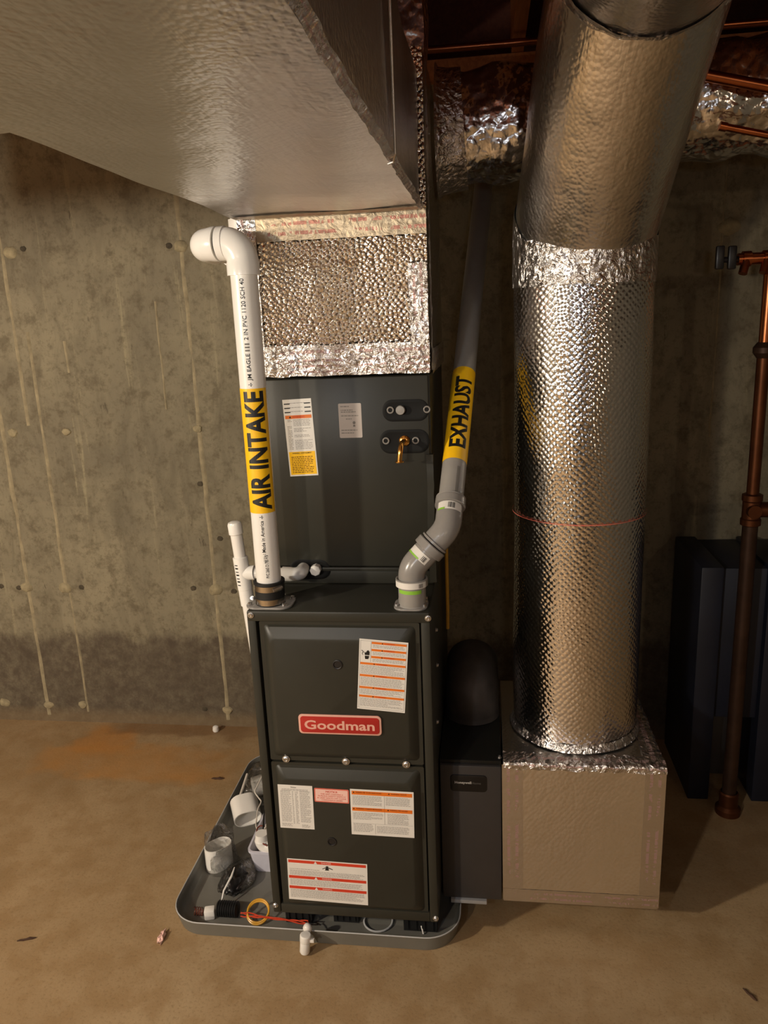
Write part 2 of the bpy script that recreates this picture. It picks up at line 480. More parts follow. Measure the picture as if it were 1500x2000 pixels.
def wrap_text(b, body, o, ax, front, r, h, length, bold, phi0):
    """text running along a pipe's axis, letters curved around it, tops to the left"""
    vs, fs, w = text2d(body, bold)
    bm = bmesh.new()
    bv = [bm.verts.new((x*length/w, (y-.5)*h, 0)) for x, y in vs]
    for f in fs:
        try: bm.faces.new([bv[i] for i in f])
        except ValueError: pass
    for i in range(1, 14):
        y = (-.75+1.5*i/14)*h
        bmesh.ops.bisect_plane(bm, geom=bm.verts[:]+bm.edges[:]+bm.faces[:], plane_co=(0, y, 0), plane_no=(0, 1, 0))
    ax = V3(ax).normalized(); fr = V3(front); fr = (fr-ax*fr.dot(ax)).normalized(); sd = ax.cross(fr)  # sd: to the left when ax is up and fr faces us
    st = len(b.v); bm.verts.index_update()
    for v in bm.verts:
        ph = v.co.y/r+phi0
        b.v.append(V3(o)+ax*v.co.x+(fr*math.cos(ph)-sd*math.sin(ph)*1.0)*r if False else V3(o)+ax*v.co.x+(fr*math.cos(ph)+LEFT(ax, fr)*math.sin(ph))*r)
    for f in bm.faces: b.face([st+v.index for v in f.verts], [(0, 0)]*len(f.verts))
    bm.free()
def LEFT(ax, fr):
    l = ax.cross(fr)
    return l if l.x < 0 else -l
def sleeve(b, o, ax, front, r, length, p0, p1, n=40):
    """part of a cylinder skin around a pipe: a wrapped label"""
    ax = V3(ax).normalized(); fr = V3(front); fr = (fr-ax*fr.dot(ax)).normalized(); lf = LEFT(ax, fr)
    b.grid(lambda i, j: (V3(o)+ax*(length*j)+(fr*math.cos(p0+(p1-p0)*i/n)+lf*math.sin(p0+(p1-p0)*i/n))*r, (i/n, j)), n, 1)
def strip(b, pts, nrm, w, n=24, jit=.0012, off=.0008):
    """tape laid along a polyline on a surface (nrm: list of outward normals per point or one)"""
    pts = [V3(p) for p in pts]; side = None
    L = [0]
    for i in range(1, len(pts)): L.append(L[-1]+(pts[i]-pts[i-1]).length)
    tot = L[-1]
    def at(t):
        d = t*tot
        for i in range(1, len(pts)):
            if d <= L[i]+1e-9:
                return pts[i-1].lerp(pts[i], (d-L[i-1])/(L[i]-L[i-1])), (pts[i]-pts[i-1]).normalized()
        return pts[-1], (pts[-1]-pts[-2]).normalized()
    N = V3(nrm).normalized()
    nu = max(4, int(tot/.012))
    def fn(i, j):
        p, t = at(i/nu); sd = N.cross(t).normalized()
        q = p+sd*(w*(j/4-.5))
        return q+N*(off+jit*(1+mnoise.noise(q*60)))+sd*mnoise.noise(q*25)*jit*.8, (tot*i/nu, j/4)
    b.grid(fn, nu, 4)
    return b
def screw(parent, c, n=(0, -1, 0), r=.0058, name='screw', mat=None):
    c = V3(c); n = V3(n)
    b = B(); b.lathe(c, n, [(r*1.35, 0), (r*1.35, .001), (r, .0012), (r, .0042), (r*.8, .0052), (r*.45, .0052), (r*.4, .0036), (0, .0036)], 10)
    return b.build(name, mat or MT['zinc'], parent)

# ================================================================ the setting
b = B(); b.box(-3.6, 2.6, -8.2, 2.83, -.12, 0); struct(b.build('floor', MT['floor'], smooth=False, origin=(0, 0, 0)))
WALL = 2.825
b = B(); b.box(-3.6, 2.6, WALL, WALL+.2, 0, 2.40); wall = struct(b.build('wall_back', MT['wall'], smooth=False, origin=(0, 0, 0)))
def seam(x, z0, z1, w, dx):
    pts = []; n = int((z1-z0)/.05)
    b = B()
    prof = []
    def fn(i, j):
        z = z0+(z1-z0)*j/n
        k = .55+.45*mnoise.noise(V3((x*7, z*5, 0)))+.25*mnoise.noise(V3((x*7, z*23, 3)))
        ww = w*(.9+.7*max(0, k)); h = .004*max(.15, k)
        xx = x+dx*.004*mnoise.noise(V3((x, z*9, 1)))
        return (xx+(i/4-.5)*ww, WALL+.001-(h if 0 < i < 4 else 0)*(1 if i != 2 else 1.5), z), (0, 0)
    b.grid(fn, 4, n); b.build('form_seam', MT['seam'], wall)
for x, z0, z1, w in ((-1.915, .03, 2.2, .016), (-1.80, 1.30, 2.2, .014), (-1.745, .60, 1.66, .014), (-1.73, .05, .6, .010),
                     (-1.098, .03, 2.2, .016), (-1.22, 1.35, 1.75, .008), (-1.60, 1.5, 1.62, .010), (.78, 1.2, 2.3, .006)):
    seam(x, z0, z1, w, 1)
def patch(x, z, r, m='patch', nm='tie_patch'):
    b = B(); n = 12
    for ring in range(1):
        pass
    def fn(i, j):
        a = 2*PI*i/n; k = 1+.28*mnoise.noise(V3((x*3+math.cos(a)*1.5, z*3+math.sin(a)*1.5, 2)))
        rr = r*k*(1, .8, .4, 0.02)[j]; h = (0, .006, .009, .0095)[j]*(1 if nm == 'tie_patch' else .35)
        return (x+rr*math.cos(a)*1.25, WALL+.0005-h, z+rr*math.sin(a)), (0, 0)
    b.grid(fn, n, 3, closed_u=True); b.build(nm, MT[m], wall)
for px, py, r in ((52, 1147, .022), (127, 1148, .024), (422, 1152, .024), (20, 493, .024), (353, 481, .022), (10, 1372, .02), (95, 1377, .018), (162, 1376, .018), (445, 1387, .018), (25, 845, .018), (130, 843, .016), (386, 838, .016), (1425, 443, .03), (1345, 1175, .014)):
    q = P(px, py, 'y', WALL); patch(q.x, q.z, r)
for px, py in ((37, 1148), (159, 1147), (378, 1149), (457, 1155), (2, 1145), (45, 486), (330, 480), (400, 1385), (391, 945), (430, 1052), (1360, 1180)):
    q = P(px, py, 'y', WALL); patch(q.x, q.z, .011, 'hole', 'tie_hole')
b = B(); b.box(-3.8, -3.6, -8.2, 3.03, 0, 2.71); struct(b.build('wall_left', MT['sidewall'], smooth=False))
b = B(); b.box(2.6, 2.8, -8.2, 3.03, 0, 2.71); struct(b.build('wall_right', MT['sidewall'], smooth=False))
b = B(); b.box(-3.8, 2.8, -8.4, -8.2, 0, 2.71); struct(b.build('wall_front', MT['sidewall'], smooth=False))
b = B(); b.box(-3.6, 2.6, WALL-.02, WALL+.14, 2.40, 2.468); struct(b.build('trim_1', MT['joist'], smooth=False))
b = B(); b.box(-3.8, 2.8, -8.4, 3.03, 2.71, 2.75); ceil = struct(b.build('ceiling', MT['deck'], smooth=False))
x = -3.142
while x < 2.5:
    b = B(); b.box(x-.019, x+.019, -8.2, WALL+.12, 2.47, 2.71); b.build('ceiling_joist', MT['joist'], ceil, smooth=False); x += .406
b = B(); b.box(-3.6, 2.6, WALL+.12, WALL+.16, 2.468, 2.71); b.build('rim_board', MT['deck'], ceil, smooth=False)

# ================================================================ furnace
FX0, FX1, FY0, FY1, FZ0, FZ1 = -.585, -.138, 1.69, 2.40, .108, .980
YF = FY0
fur = thing('furnace', 'dark green-grey gas furnace cabinet with red badge, standing in the grey pan', 'furnace', ((FX0+FX1)/2, 2.04, .012))
b = B()
t_ = .018                                              # casing as a shell open at the front
b.box(FX0, FX0+.022, FY0, FY1, FZ0, FZ1); b.build('side_panel', MT['steel'], fur, bevel=.004)
b = B(); b.box(FX1-.022, FX1, FY0, FY1, FZ0, FZ1); b.build('side_panel', MT['steel'], fur, bevel=.004)
b = B(); b.box(FX0+.022, FX1-.022, FY0+.03, FY1, FZ0, FZ1-.03); b.build('inner_casing', MT['steel2'], fur)
b = B(); b.box(FX0+.001, FX1-.001, FY0-.002, FY1, FZ1-.026, FZ1+.001); b.build('top_panel', MT['steel'], fur, bevel=.004)
b = B(); b.box(FX0+.022, FX1-.022, FY0+.002, FY0+.03, FZ0, FZ0+.028); b.build('bottom_rail', MT['steel'], fur, bevel=.002)
def door(z0, z1, name):
    """pressed door: flat rim, sloping shoulder, raised rounded field"""
    b = B(); x0, x1 = FX0+.028, FX1-.026
    loops = []
    def ring(ins, y, r):
        return [(p[0], y, p[1]) for p in rrect(x0+ins[0], x1-ins[1], z0+ins[2], z1-ins[3], r, 6)]
    spec = [((0, 0, 0, 0), YF+.016, .004), ((0, 0, 0, 0), YF+.006, .004), ((.010, .010, .012, .008), YF+.006, .012), ((.014, .016, .016, .012), YF+.0005, .014), ((.026, .030, .030, .036), YF-.010, .018), ((.030, .034, .034, .040), YF-.0115, .018)]
    rings = [ring(*s) for s in spec]; n = len(rings[0])
    st = 0
    for R in rings: b.v += [V3(p) for p in R]
    for k in range(len(rings)-1):
        for i in range(n):
            j = (i+1) % n; b.face([k*n+i, k*n+j, (k+1)*n+j, (k+1)*n+i], [(0, 0)]*4)
    b.face([(len(rings)-1)*n+i for i in range(n)], [(0, 0)]*n)
    return b.build(name, MT['steel'], fur, ang=25)
door(.572, .952, 'upper_door'); door(.126, .566, 'lower_door')
YD = YF-.0117                                         # face of the raised field
for px, py in ((490, 1201), (836, 1207)):
    q = P(px, py, 'y', YF); screw(fur, (q.x, YF-.002, q.z))
for px, py in ((558, 1484), (675, 1489), (793, 1495)):
    q = P(px, py, 'y', YF); screw(fur, (q.x, YF+.004, q.z), r=.0075)
for px, py in ((848, 1794), (535, 1768)):
    q = P(px, py, 'y', YF); screw(fur, (q.x+.004, YF+.001, q.z))
for q in ((-.364, .849), (-.407, .350)):               # finger-hole plugs
    b = B(); b.lathe((q[0], YD+.0005, q[1]), (0, -1, 0), [(.0125, 0), (.0125, .0022), (.0105, .0028), (.0092, .0022), (.0085, .0008), (0, .0008)], 20); b.build('hole_plug', MT['blackp'], fur)
# --- label building
def lrect(b, o, ux, uz, x0, x1, z0, z1, lift, th=.0002):
    n = V3(uz).cross(V3(ux)); 
    b.prism([(x0, z0), (x1, z0), (x1, z1), (x0, z1)], V3(o)+V3((0, -lift, 0)), ux, uz, th)
def print_lines(b, o, ux, uz, x0, x1, z0, z1, pitch, lift, fill=.92, hgt=.42, seed=1):
    rnd = random.Random(seed); z = z1-pitch*.8
    while z > z0:
        x = x0; end = x0+(x1-x0)*(rnd.uniform(.55, 1) if rnd.random() < .22 else rnd.uniform(.93, 1.0))*fill/.92
        while x < end-.002:
            w = rnd.uniform(.0022, .0085); w = min(w, end-x)
            q = [V3(o)+V3(ux)*a+V3(uz)*c+V3((0, -lift, 0)) for a, c in ((x, z), (x+w, z), (x+w, z+pitch*hgt), (x, z+pitch*hgt))]
            b.quad(*q); x += w+.0014
        z -= pitch
class Label:
    """a sticker on a panel facing -Y; x to the right and z up from its lower-left corner"""
    def __init__(s, parent, x, y, z, w, h, tilt, stock, name='warning_label', r=.0, label=None):
        a = math.radians(tilt); s.ux = V3((math.cos(a), 0, math.sin(a))); s.uz = V3((-math.sin(a), 0, math.cos(a)))
        s.o = V3((x, y, z)); s.w, s.h = w, h
        b = B(); poly = rrect(0, w, 0, h, r, 4) if r else [(0, 0), (w, 0), (w, h), (0, h)]
        b.prism(poly, s.o, s.ux, s.uz, .0004)
        s.p = b.build(name, MT[stock], parent, smooth=False, label=label)
    def band(s, x0, x1, z0, z1, mat, name='label_band', lift=.0006):
        b = B(); lrect(b, s.o, s.ux, s.uz, x0, x1, z0, z1, lift); return b.build(name, MT[mat], s.p, smooth=False)
    def lines(s, zones, pitch=.0034, mat='paleink', seed=1):
        b = B()
        for i, (x0, x1, z0, z1) in enumerate(zones): print_lines(b, s.o, s.ux, s.uz, x0, x1, z0, z1, pitch, .0009, seed=seed*31+i)
        return b.build('small_print', MT[mat], s.p, smooth=False, kind='stuff')
    def words(s, items, mat='ink', name='lettering'):
        for body, x, z, h, wid, bold in items:
            b = B(); put_text(b, body, s.o+s.ux*x+s.uz*z+V3((0, -.0011, 0)), s.ux, s.uz, h, wid, bold, False)
            o = b.build(name, MT[mat], s.p, smooth=False)
        return o
    def polys(s, plist, mat, name='pictogram', lift=.001):
        for poly in plist:
            b = B(); b.prism(poly, s.o+V3((0, -lift, 0)), s.ux, s.uz, .0002); o = b.build(name, MT[mat], s.p, smooth=False)
        return o
def tri(x, z, s): return [(x-s*.58, z), (x+s*.58, z), (x, z+s)]
# upper door: big warning sheet with seven orange bars
L = Label(fur, -.3215, YD, .7335, .1175, .1855, -4.6, 'paper', label='white sheet with seven orange bars and a black hand sign')
h7 = [(.030, .1135, .1745), (.030, .1135, .1560), (.030, .1135, .1378), (.004, .1135, .1195), (.004, .1135, .0880), (.004, .1135, .0562), (.004, .1135, .0330)]
for i, (x0, x1, z) in enumerate(h7): L.band(x0, x1, z, z+.0056, 'orange')
L.lines([(.033, .112, .1625, .1735), (.033, .112, .1445, .155), (.033, .112, .127, .137), (.006, .112, .0955, .1185), (.006, .112, .064, .087), (.006, .112, .0405, .0555), (.006, .112, .009, .032)], .0029, 'paleink', 3)
L.words([('WARNING', x0+(x1-x0)*.36, z+.0013, .0031, .026, .01) for x0, x1, z in h7], 'red')
L.polys([tri(x0+(x1-x0)*.31, z+.0012, .0034) for x0, x1, z in h7], 'ink', 'warning_triangle')
hand = [[(.0155, .134), (.0225, .134), (.0245, .140), (.0245, .1425), (.0145, .1425), (.0145, .140)],
        [(.0142, .1445), (.0250, .1445), (.0255, .1475), (.0255, .1530), (.0240, .1550), (.0228, .1565), (.0214, .1570), (.0198, .1560), (.0186, .1545), (.0176, .1520), (.0160, .1500), (.0144, .1520), (.0136, .1515), (.0140, .1480)]]
L.polys(hand, 'ink')
L.polys([[(.0055, .1560), (.0068, .1566), (.0110, .1530), (.0098, .1524)], [(.0110, .1530), (.0116, .1518), (.0080, .1480), (.0070, .1488)], [(.0070, .1488), (.0080, .1480), (.0100, .1442), (.0090, .1440)]], 'ink', 'pictogram')
L.band(.0285, .0290, .1265, .1800, 'greyink', 'rule'); L.band(.003, .1145, .1812, .1816, 'greyink', 'rule'); L.band(.003, .0034, .004, .1812, 'greyink', 'rule'); L.band(.1141, .1145, .004, .1812, 'greyink', 'rule'); L.band(.003, .1145, .004, .0044, 'greyink', 'rule')
# lower door
L = Label(fur, -.541, YD, .385, .0905, .1275, -.8, 'paper', label='white wiring sheet of small grey columns')
L.lines([(.006, .034, .020, .112), (.036, .040, .014, .110), (.044, .052, .014, .110), (.056, .084, .020, .112), (.006, .034, .006, .016), (.058, .080, .004, .014), (.010, .080, .1115, .1175)], .0033, 'paleink', 5)
L.words([('Notes', .034, .120, .0036, .014, .01)], 'greyink')
L = Label(fur, -.445, YD, .4665, .0895, .0400, -1.2, 'salmon', r=.003, label='pink notice sticker with a red rim')
L.polys([rrect(.003, .0865, .003, .037, .002, 3)], 'pink', 'label_face', .0005)
L.words([('NOTICE', .030, .0290, .0050, .030, .012)], 'red')
L.words([('THIS UNIT CONTAINS A', .016, .0225, .0038, .058, .0), ('POROUS SAFETY SWITCH', .010, .0167, .0038, .070, .0), ('IF UNIT SHUTS OFF CLEAR', .008, .0109, .0038, .074, .0), ('CONDENSATE DRAIN', .018, .0052, .0038, .054, .0)], 'salmon')
L = Label(fur, -.3535, YD, .3755, .1615, .1325, -.9, 'paper', label='white warning sheet with two orange bars')
L.band(.004, .1575, .1170, .1275, 'orange'); L.band(.004, .1575, .0700, .0800, 'orange')
L.lines([(.006, .084, .0850, .1150), (.090, .154, .0880, .1150), (.006, .084, .0430, .0670), (.094, .150, .0350, .0670), (.006, .058, .0080, .0340), (.066, .152, .0060, .0300)], .0031, 'paleink', 7)
L.words([('WARNING: FIRE OR EXPLOSION HAZARD', .014, .1222, .0035, .066, .005), ('WARNING: SHOCK', .104, .1222, .0035, .040, .005), ('WARNING: CARBON MONOXIDE', .014, .0752, .0035, .066, .005), ('WARNING: FIRE HAZARD', .100, .0752, .0035, .046, .005)], 'wire_brown')
L.polys([tri(.009, .1220, .0040), tri(.099, .1220, .0040), tri(.008, .0750, .0040), tri(.096, .0750, .0040)], 'ink', 'warning_triangle')
L.band(.0865, .0869, .034, .1165, 'greyink', 'rule'); L.band(.0620, .0624, .005, .034, 'greyink', 'rule'); L.band(.004, .1575, .0340, .0343, 'greyink', 'rule')
L = Label(fur, -.534, YD, .166, .2130, .1265, -1.5, 'paper', label='wide white sheet with three red bars near the bottom')
for z in (.1150, .0670, .0350): L.band(.0030, .2095, z, z+.0085, 'red')
L.polys([tri(.076, z+.0008, .0075) for z in (.1150, .0670, .0350)], 'paper', 'warning_triangle')
L.words([(('DANGER', 'WARNING', 'WARNING')[i], .092, z+.0024, .0046, .026, .008) for i, z in enumerate((.1150, .0670, .0350))], 'pink')
L.lines([(.006, .090, .0935, .0985), (.006, .206, .0780, .0935), (.006, .206, .0450, .0660), (.006, .206, .0080, .0340)], .0032, 'paleink', 9)
L.polys([[(.094, .1010), (.099, .1040), (.103, .1050), (.101, .0985), (.111, .0985), (.110, .1050), (.114, .1040), (.121, .1010), (.121, .1030), (.113, .1068), (.108, .1072), (.111, .1095), (.107, .1120), (.102, .1095), (.105, .1072), (.101, .1068), (.094, .1030)]], 'ink')
# name badge
b = B(); b.prism(rrect(-.4705, -.2625, .6625, .7155, .010, 6), (0, YD, 0), (1, 0, 0), (0, 0, 1), .005)
bad = b.build('name_badge', MT['badgetx'], fur, bevel=.0015, label='red badge with cream rim and lettering')
rot = Matrix.Rotation(math.radians(.6), 4, 'Y')
b = B(); b.prism(rrect(-.4655, -.2675, .6670, .7110, .008, 6), (0, YD-.0045, 0), (1, 0, 0), (0, 0, 1), .0012); b.build('badge_field', MT['badge'], bad, bevel=.0004)
b = B(); put_text(b, 'Goodman', (-.4555, YD-.0060, .6770), (1, 0, 0), (0, 0, 1), .0235, .176, .022); b.build('badge_lettering', MT['badgetx'], bad, smooth=False)
# black feet under the casing
for x0, x1, y0, y1 in ((-.575, -.50, 1.762, 1.83), (-.44, -.37, 1.775, 1.84), (-.24, -.148, 1.76, 1.83), (-.575, -.50, 2.29, 2.38), (-.23, -.148, 2.29, 2.38)):
    b = B(); b.box(x0, x1, y0, y1, .0125, FZ0+.002)
    for k in range(4): b.box(x0+(x1-x0)*(k+.2)/4, x0+(x1-x0)*(k+.6)/4, y0-.004, y0, .02, .10)
    b.build('riser_foot', MT['black'], fur)
# side details seen edge-on
for z in (.62, .76, .86):
    screw(fur, (FX1, 1.80+.12*((z*10) % 1), z), (1, 0, 0), .005)
b = B(); b.tube([(-.123, 2.16, .742), (-.122, 2.16, .80), (-.122, 2.16, 1.10), (-.120, 2.17, 1.18)], .0055, 10); tag(b.build('gas_line', MT['gas']), 'thin yellow gas line along the furnace right side', 'pipe')

# ================================================================ evaporator coil case
YC = 1.885
coil = thing('evaporator_coil_case', 'dark green-grey coil case on the furnace top under the foil plenum', 'coil cabinet', (-.36, 2.15, .9815))
b = B(); b.box(FX0, FX1, YC+.004, FY1, .982, 1.520); b.build('casing', MT['steel'], coil, bevel=.003)
b = B(); b.box(FX0+.004, FX1-.004, YC-.004, YC+.006, 1.032, 1.519); b.build('front_panel', MT['steel'], coil, bevel=.003)
b = B(); b.box(FX0, FX1-.02, YC-.010, YC+.004, 1.020, 1.030); b.box(FX0, FX1-.004, YC+.0, YC+.004, .983, 1.020); b.build('lower_rail', MT['steel'], coil, bevel=.002)
b = B(); b.box(FX1-.013, FX1+.004, YC-.006, YC+.012, .99, 1.325, div=.02, jit=.003, freq=25); b.build('corner_seal', MT['steel'], coil)
YP = YC-.004
def pocket(x0, x1, z0, z1, r, nm='pipe_pocket', mat='pocket'):
    b = B(); out = rrect(x0, x1, z0, z1, r, 6); inn = rrect(x0+.008, x1-.008, z0+.008, z1-.008, max(.003, r-.006), 6); n = len(out)
    rings = [[(p[0], YP+.0, p[1]) for p in out], [(p[0], YP-.0016, p[1]) for p in [(a[0]*.5+c[0]*.5, a[1]*.5+c[1]*.5) for a, c in zip(out, inn)]], [(p[0], YP-.0008, p[1]) for p in inn]]
    for R in rings: b.v += [V3(p) for p in R]
    for k in range(2):
        for i in range(n): b.face([k*n+i, k*n+(i+1) % n, (k+1)*n+(i+1) % n, (k+1)*n+i], [(0, 0)]*4)
    b.face([2*n+i for i in range(n)], [(0, 0)]*n)
    return b.build(nm, MT[mat], coil)
pocket(-.256, -.142, 1.408, 1.462, .024); pocket(-.266, -.142, 1.328, 1.388, .026)
pocket(-.520, -.412, .996, 1.050, .026, 'drain_pocket')
def grommet(x, z, r=.0088):
    b = B(); b.lathe((x, YP-.0005, z), (0, -1, 0), [(r, 0), (r, .004), (r*.8, .005), (r*.62, .004), (r*.58, .001), (0, .001)], 18); g = b.build('grommet', MT['greyf'], coil)
    b = B(); b.lathe((x, YP-.0024, z), (0, -1, 0), [(r*.60, 0), (r*.60, .0004), (0, .0004)], 16); b.build('grommet_bore', MT['pocket'], g)
for x, z in ((-.236, 1.437), (-.146, 1.4365), (-.250, 1.361), (-.176, 1.3605)): grommet(x, z)
b = B(); b.lathe((-.2105, YP, 1.437), (0, -1, 0), [(.0095, 0), (.0115, .002), (.0115, .012), (.0105, .0145), (0, .0150)], 20); b.build('line_cap', MT['grey'], coil)
b = B(); b.lathe((-.204, YP, 1.3600), (0, -1, 0), [(.0135, 0), (.0130, .004), (.0105, .006), (.0060, .008), (0, .008)], 18)
pts = [V3((-.204, YP-.004, 1.360)), V3((-.205, YP-.018, 1.3605))]+bend((-.205, YP-.018, 1.3605), (-.208, YP-.052, 1.360), (-.212, YP-.053, 1.320), .026, 8)+[V3((-.2122, YP-.053, 1.318))]
b.tube(pts, .0062, 14)
b.tube([(-.2122, YP-.053, 1.3185), (-.2122, YP-.053, 1.3155)], .0108, 16); b.build('brass_stub', MT['brass'], coil, label='bent brass pipe stub with a flared end')
b = B(); b.lathe((-.4475, YP, 1.0265), (0, -1, 0), [(.0135, 0), (.0135, .010), (.0145, .0102), (.0145, .022), (.0130, .024), (0, .024)], 8); b.build('drain_plug', MT['pvc2'], coil, smooth=False, label='white eight-sided drain plug')
L = Label(coil, -.5010, YP, 1.2735, .0735, .1955, 2.0, 'paper', label='tall sticker, white above and yellow below')
L.band(.003, .0705, .004, .0630, 'yellow'); L.band(.003, .0705, .1470, .1555, 'orange')
for z in (.1830, .1725, .1620):
    L.band(.003, .018, z, z+.0028, 'ink'); L.band(.0545, .0705, z, z+.0028, 'ink')
L.words([('WARNING', .021, .1488, .0052, .032, .012)], 'red'); L.polys([tri(.0155, .1488, .0052)], 'ink', 'warning_triangle')
L.lines([(.018, .056, .182, .188), (.018, .056, .1715, .177), (.018, .056, .161, .167), (.008, .019, .137, .146), (.022, .067, .128, .146), (.022, .067, .112, .124), (.022, .064, .098, .107), (.022, .068, .067, .094), (.006, .018, .068, .130)], .0036, 'paleink', 11)
L.lines([(.008, .0660, .008, .0520)], .0044, 'oldcopper', 12)
L.words([('WARNING / AVERTISSEMENT', .012, .0575, .0036, .050, .004)], 'ink')
L = Label(coil, -.3665, YP, 1.3700, .0575, .0860, 0, 'plate', r=.003, name='rating_plate', label='pale grey rating plate with rounded corners')
L.lines([(.005, .028, .075, .081), (.006, .046, .060, .072), (.006, .050, .053, .058), (.018, .034, .046, .050), (.005, .048, .017, .022), (.005, .038, .010, .015)], .0046, 'greyink', 13)
L.polys([rrect(.0345, .0415, .034, .0415, .0035, 5), [(.035, .028), (.041, .028), (.040, .0325), (.036, .0325)]], 'greyink', 'approval_mark')

# ================================================================ supply plenum and trunk
PX0, PX1 = -.588, -.1365
plen = thing('supply_plenum', 'foil-wrapped square plenum on top of the coil case', 'air duct', (-.36, 2.15, 1.521))
b = B(); b.box(PX0, PX1, YC+.004, 2.42, 1.526, 2.235, div=.035, jit=.0012, freq=6); b.build('foil_wrap', foil_plen, plen, ang=60)
FN = (0, -1, 0)
def ptape(pts, nrm, w, parent, name='tape_strip', jit=.0016, off=.0006, mat=None):
    b = B(); strip(b, pts, nrm, w, jit=jit, off=off); return b.build(name, mat or tape, parent)
yt = YC+.0022
ptape([(PX0, yt, 1.572), (PX1, yt, 1.572)], FN, .055, plen, jit=.0035); ptape([(PX0, yt-.001, 1.542), (PX1, yt-.001, 1.542)], FN, .034, plen, jit=.004)
ptape([(PX1-.022, yt, 1.55), (PX1-.024, yt, 1.78)], FN, .044, plen, jit=.003); ptape([(PX0+.022, yt, 1.55), (PX0+.022, yt, 1.9)], FN, .044, plen, jit=.002)
ptape([(PX0, yt, 1.872), (PX1, yt, 1.872)], FN, .055, plen, jit=.0008, mat=tape_gold_reflection)
ptape([(PX1+.002, YC+.02, 1.53), (PX1+.002, YC+.02, 2.22)], (1, 0, 0), .05, plen, jit=.003)
ptape([(PX1+.002, YC+.02, 1.55), (PX1+.002, 2.4, 1.55)], (1, 0, 0), .06, plen, jit=.003)
b = B(); b.box(-.232, -.140, 1.95, 2.16, 2.225, 2.41, div=.022, jit=.010, freq=11); b.build('take_off_stub', foil_crumple, plen, ang=60, bevel=.0, label='crumpled foil stub rising from the plenum top')

tr = thing('supply_duct', 'wide foil-wrapped supply duct running overhead out from the plenum', 'air duct', (-.36, 0.5, 1.9))
b = B(); b.box(-.586, -.150, -1.7, YC-.008, 1.9, 2.185, div=.045, jit=.006, freq=5); b.build('foil_wrap', foil_trunk, tr, ang=60)
b = B(); b.box(-2.3, -.58, .30, .98, 1.9, 2.185, div=.05, jit=.006, freq=5); b.build('branch_run', foil_trunk, tr, ang=60)
DN = (0, 0, -1)
b = B(); strip(b, [(-.150, -1.2, 1.904), (-.149, YC-.01, 1.904)], (1, 0, -1), .014, jit=.0035, off=.003); b.build('tape_strip', tape, tr)
b = B(); strip(b, [(-.58, YC-.045, 1.897), (-.15, YC-.045, 1.897)], DN, .05, jit=.0008, off=.002); b.build('tape_strip', tape_gold_reflection, tr)
b = B(); b.tube([(-.139, 1.285, 2.47), (-.139, 1.29, 1.905), (-.143, 1.297, 1.895), (-.152, 1.30, 1.893)], .0022, 8); b.build('hanger_wire', MT['zinc'], tr, label='thin bright hanger wire down the side')

# ================================================================ round branch duct behind
br = thing('branch_duct', 'crinkled round foil branch duct running right from the plenum behind the big duct', 'air duct', (.3, 2.30, 2.02))
n_ = 40
b = B(); b.tube([(-.124+1.5*i/n_, 2.30, 2.142+.055*i/n_) for i in range(n_+1)], [.142+.005*math.sin(i*1.7) for i in range(n_+1)], 40, jit=.014, freq=13); b.build('foil_wrap', foil_crumple, br, ang=70)
b = B(); b.tube([(-.128, 2.30, 2.142), (-.12, 2.30, 2.142), (-.09, 2.30, 2.143), (-.055, 2.30, 2.145)], [.172, .162, .155, .152], 40, caps=False, jit=.010, freq=18); b.build('tape_collar', tape, br, ang=70)

# ================================================================ intake pipe
YI = 1.735
ink = thing('air_intake_pipe', 'white air intake pipe with yellow sleeve rising from the furnace top', 'pipe', (-.534, YI, .982))
AX, RI = -.535, .0302
b = B(); poly = rrect(-.058, .058, -.044, .044, .030, 6); b.prism(poly, (AX, YI+.004, .9815), (1, 0, 0), (0, 1, 0), .005)
fl = b.build('flange', MT['greyf'], ink, bevel=.0012)
for dx, dy in ((-.047, -.022), (.040, -.026), (.049, .024), (-.042, .028)):
    b = B(); b.lathe((AX+dx, YI+.004+dy, .9865), (0, 0, 1), [(.0075, 0), (.0075, .0012), (.0052, .0014), (.0052, .0062), (.003, .0074), (0, .0074)], 6); b.build('screw', MT['zinc'], fl)
b = B(); b.lathe((AX, YI, .985), (0, 0, 1), [(.033, 0), (.0365, .002), (.0365, .052), (.0385, .054), (.0385, .060), (.0345, .0615), (.032, .0610)], 40); cp = b.build('rubber_coupling', MT['black'], ink)
for z in (.990, 1.024):
    b = B(); b.lathe((AX, YI, z), (0, 0, 1), [(.0366, 0), (.0374, 0), (.0374, .014), (.0366, .014)], 40); cl = b.build('hose_clamp', MT['stainless'], cp)
    if z > 1: c0, dr = V3((AX+.026, YI-.027, z+.007)), V3((.75, .6, .15))
    else: c0, dr = V3((AX-.040, YI-.006, z+.010)), V3((-.15, -.9, .3))
    b = B(); b.tube([c0-dr.normalized()*.010, c0+dr.normalized()*.010], .0050, 10); b.tube([c0+dr.normalized()*.010, c0+dr.normalized()*.015], .0036, 8); b.build('clamp_screw', MT['zinc'], cp)
b = B(); b.tube([(AX, YI, 1.040), (AX, YI, 1.78)], RI, 48); pp = b.build('pipe', MT['pvc'], ink)
FRI = V3((.30, -1, 0))
b = B(); sleeve(b, (AX, YI, 1.221), (0, 0, 1), FRI, RI+.0006, .293, math.radians(-66), math.radians(130)); sl = b.build('label_sleeve', MT['yellow'], ink)
b = B(); wrap_text(b, 'AIR INTAKE', (AX, YI, 1.229), (0, 0, 1), FRI, RI+.0011, .046, .279, .034, .05); b.build('sleeve_lettering', MT['ink'], sl, smooth=False)
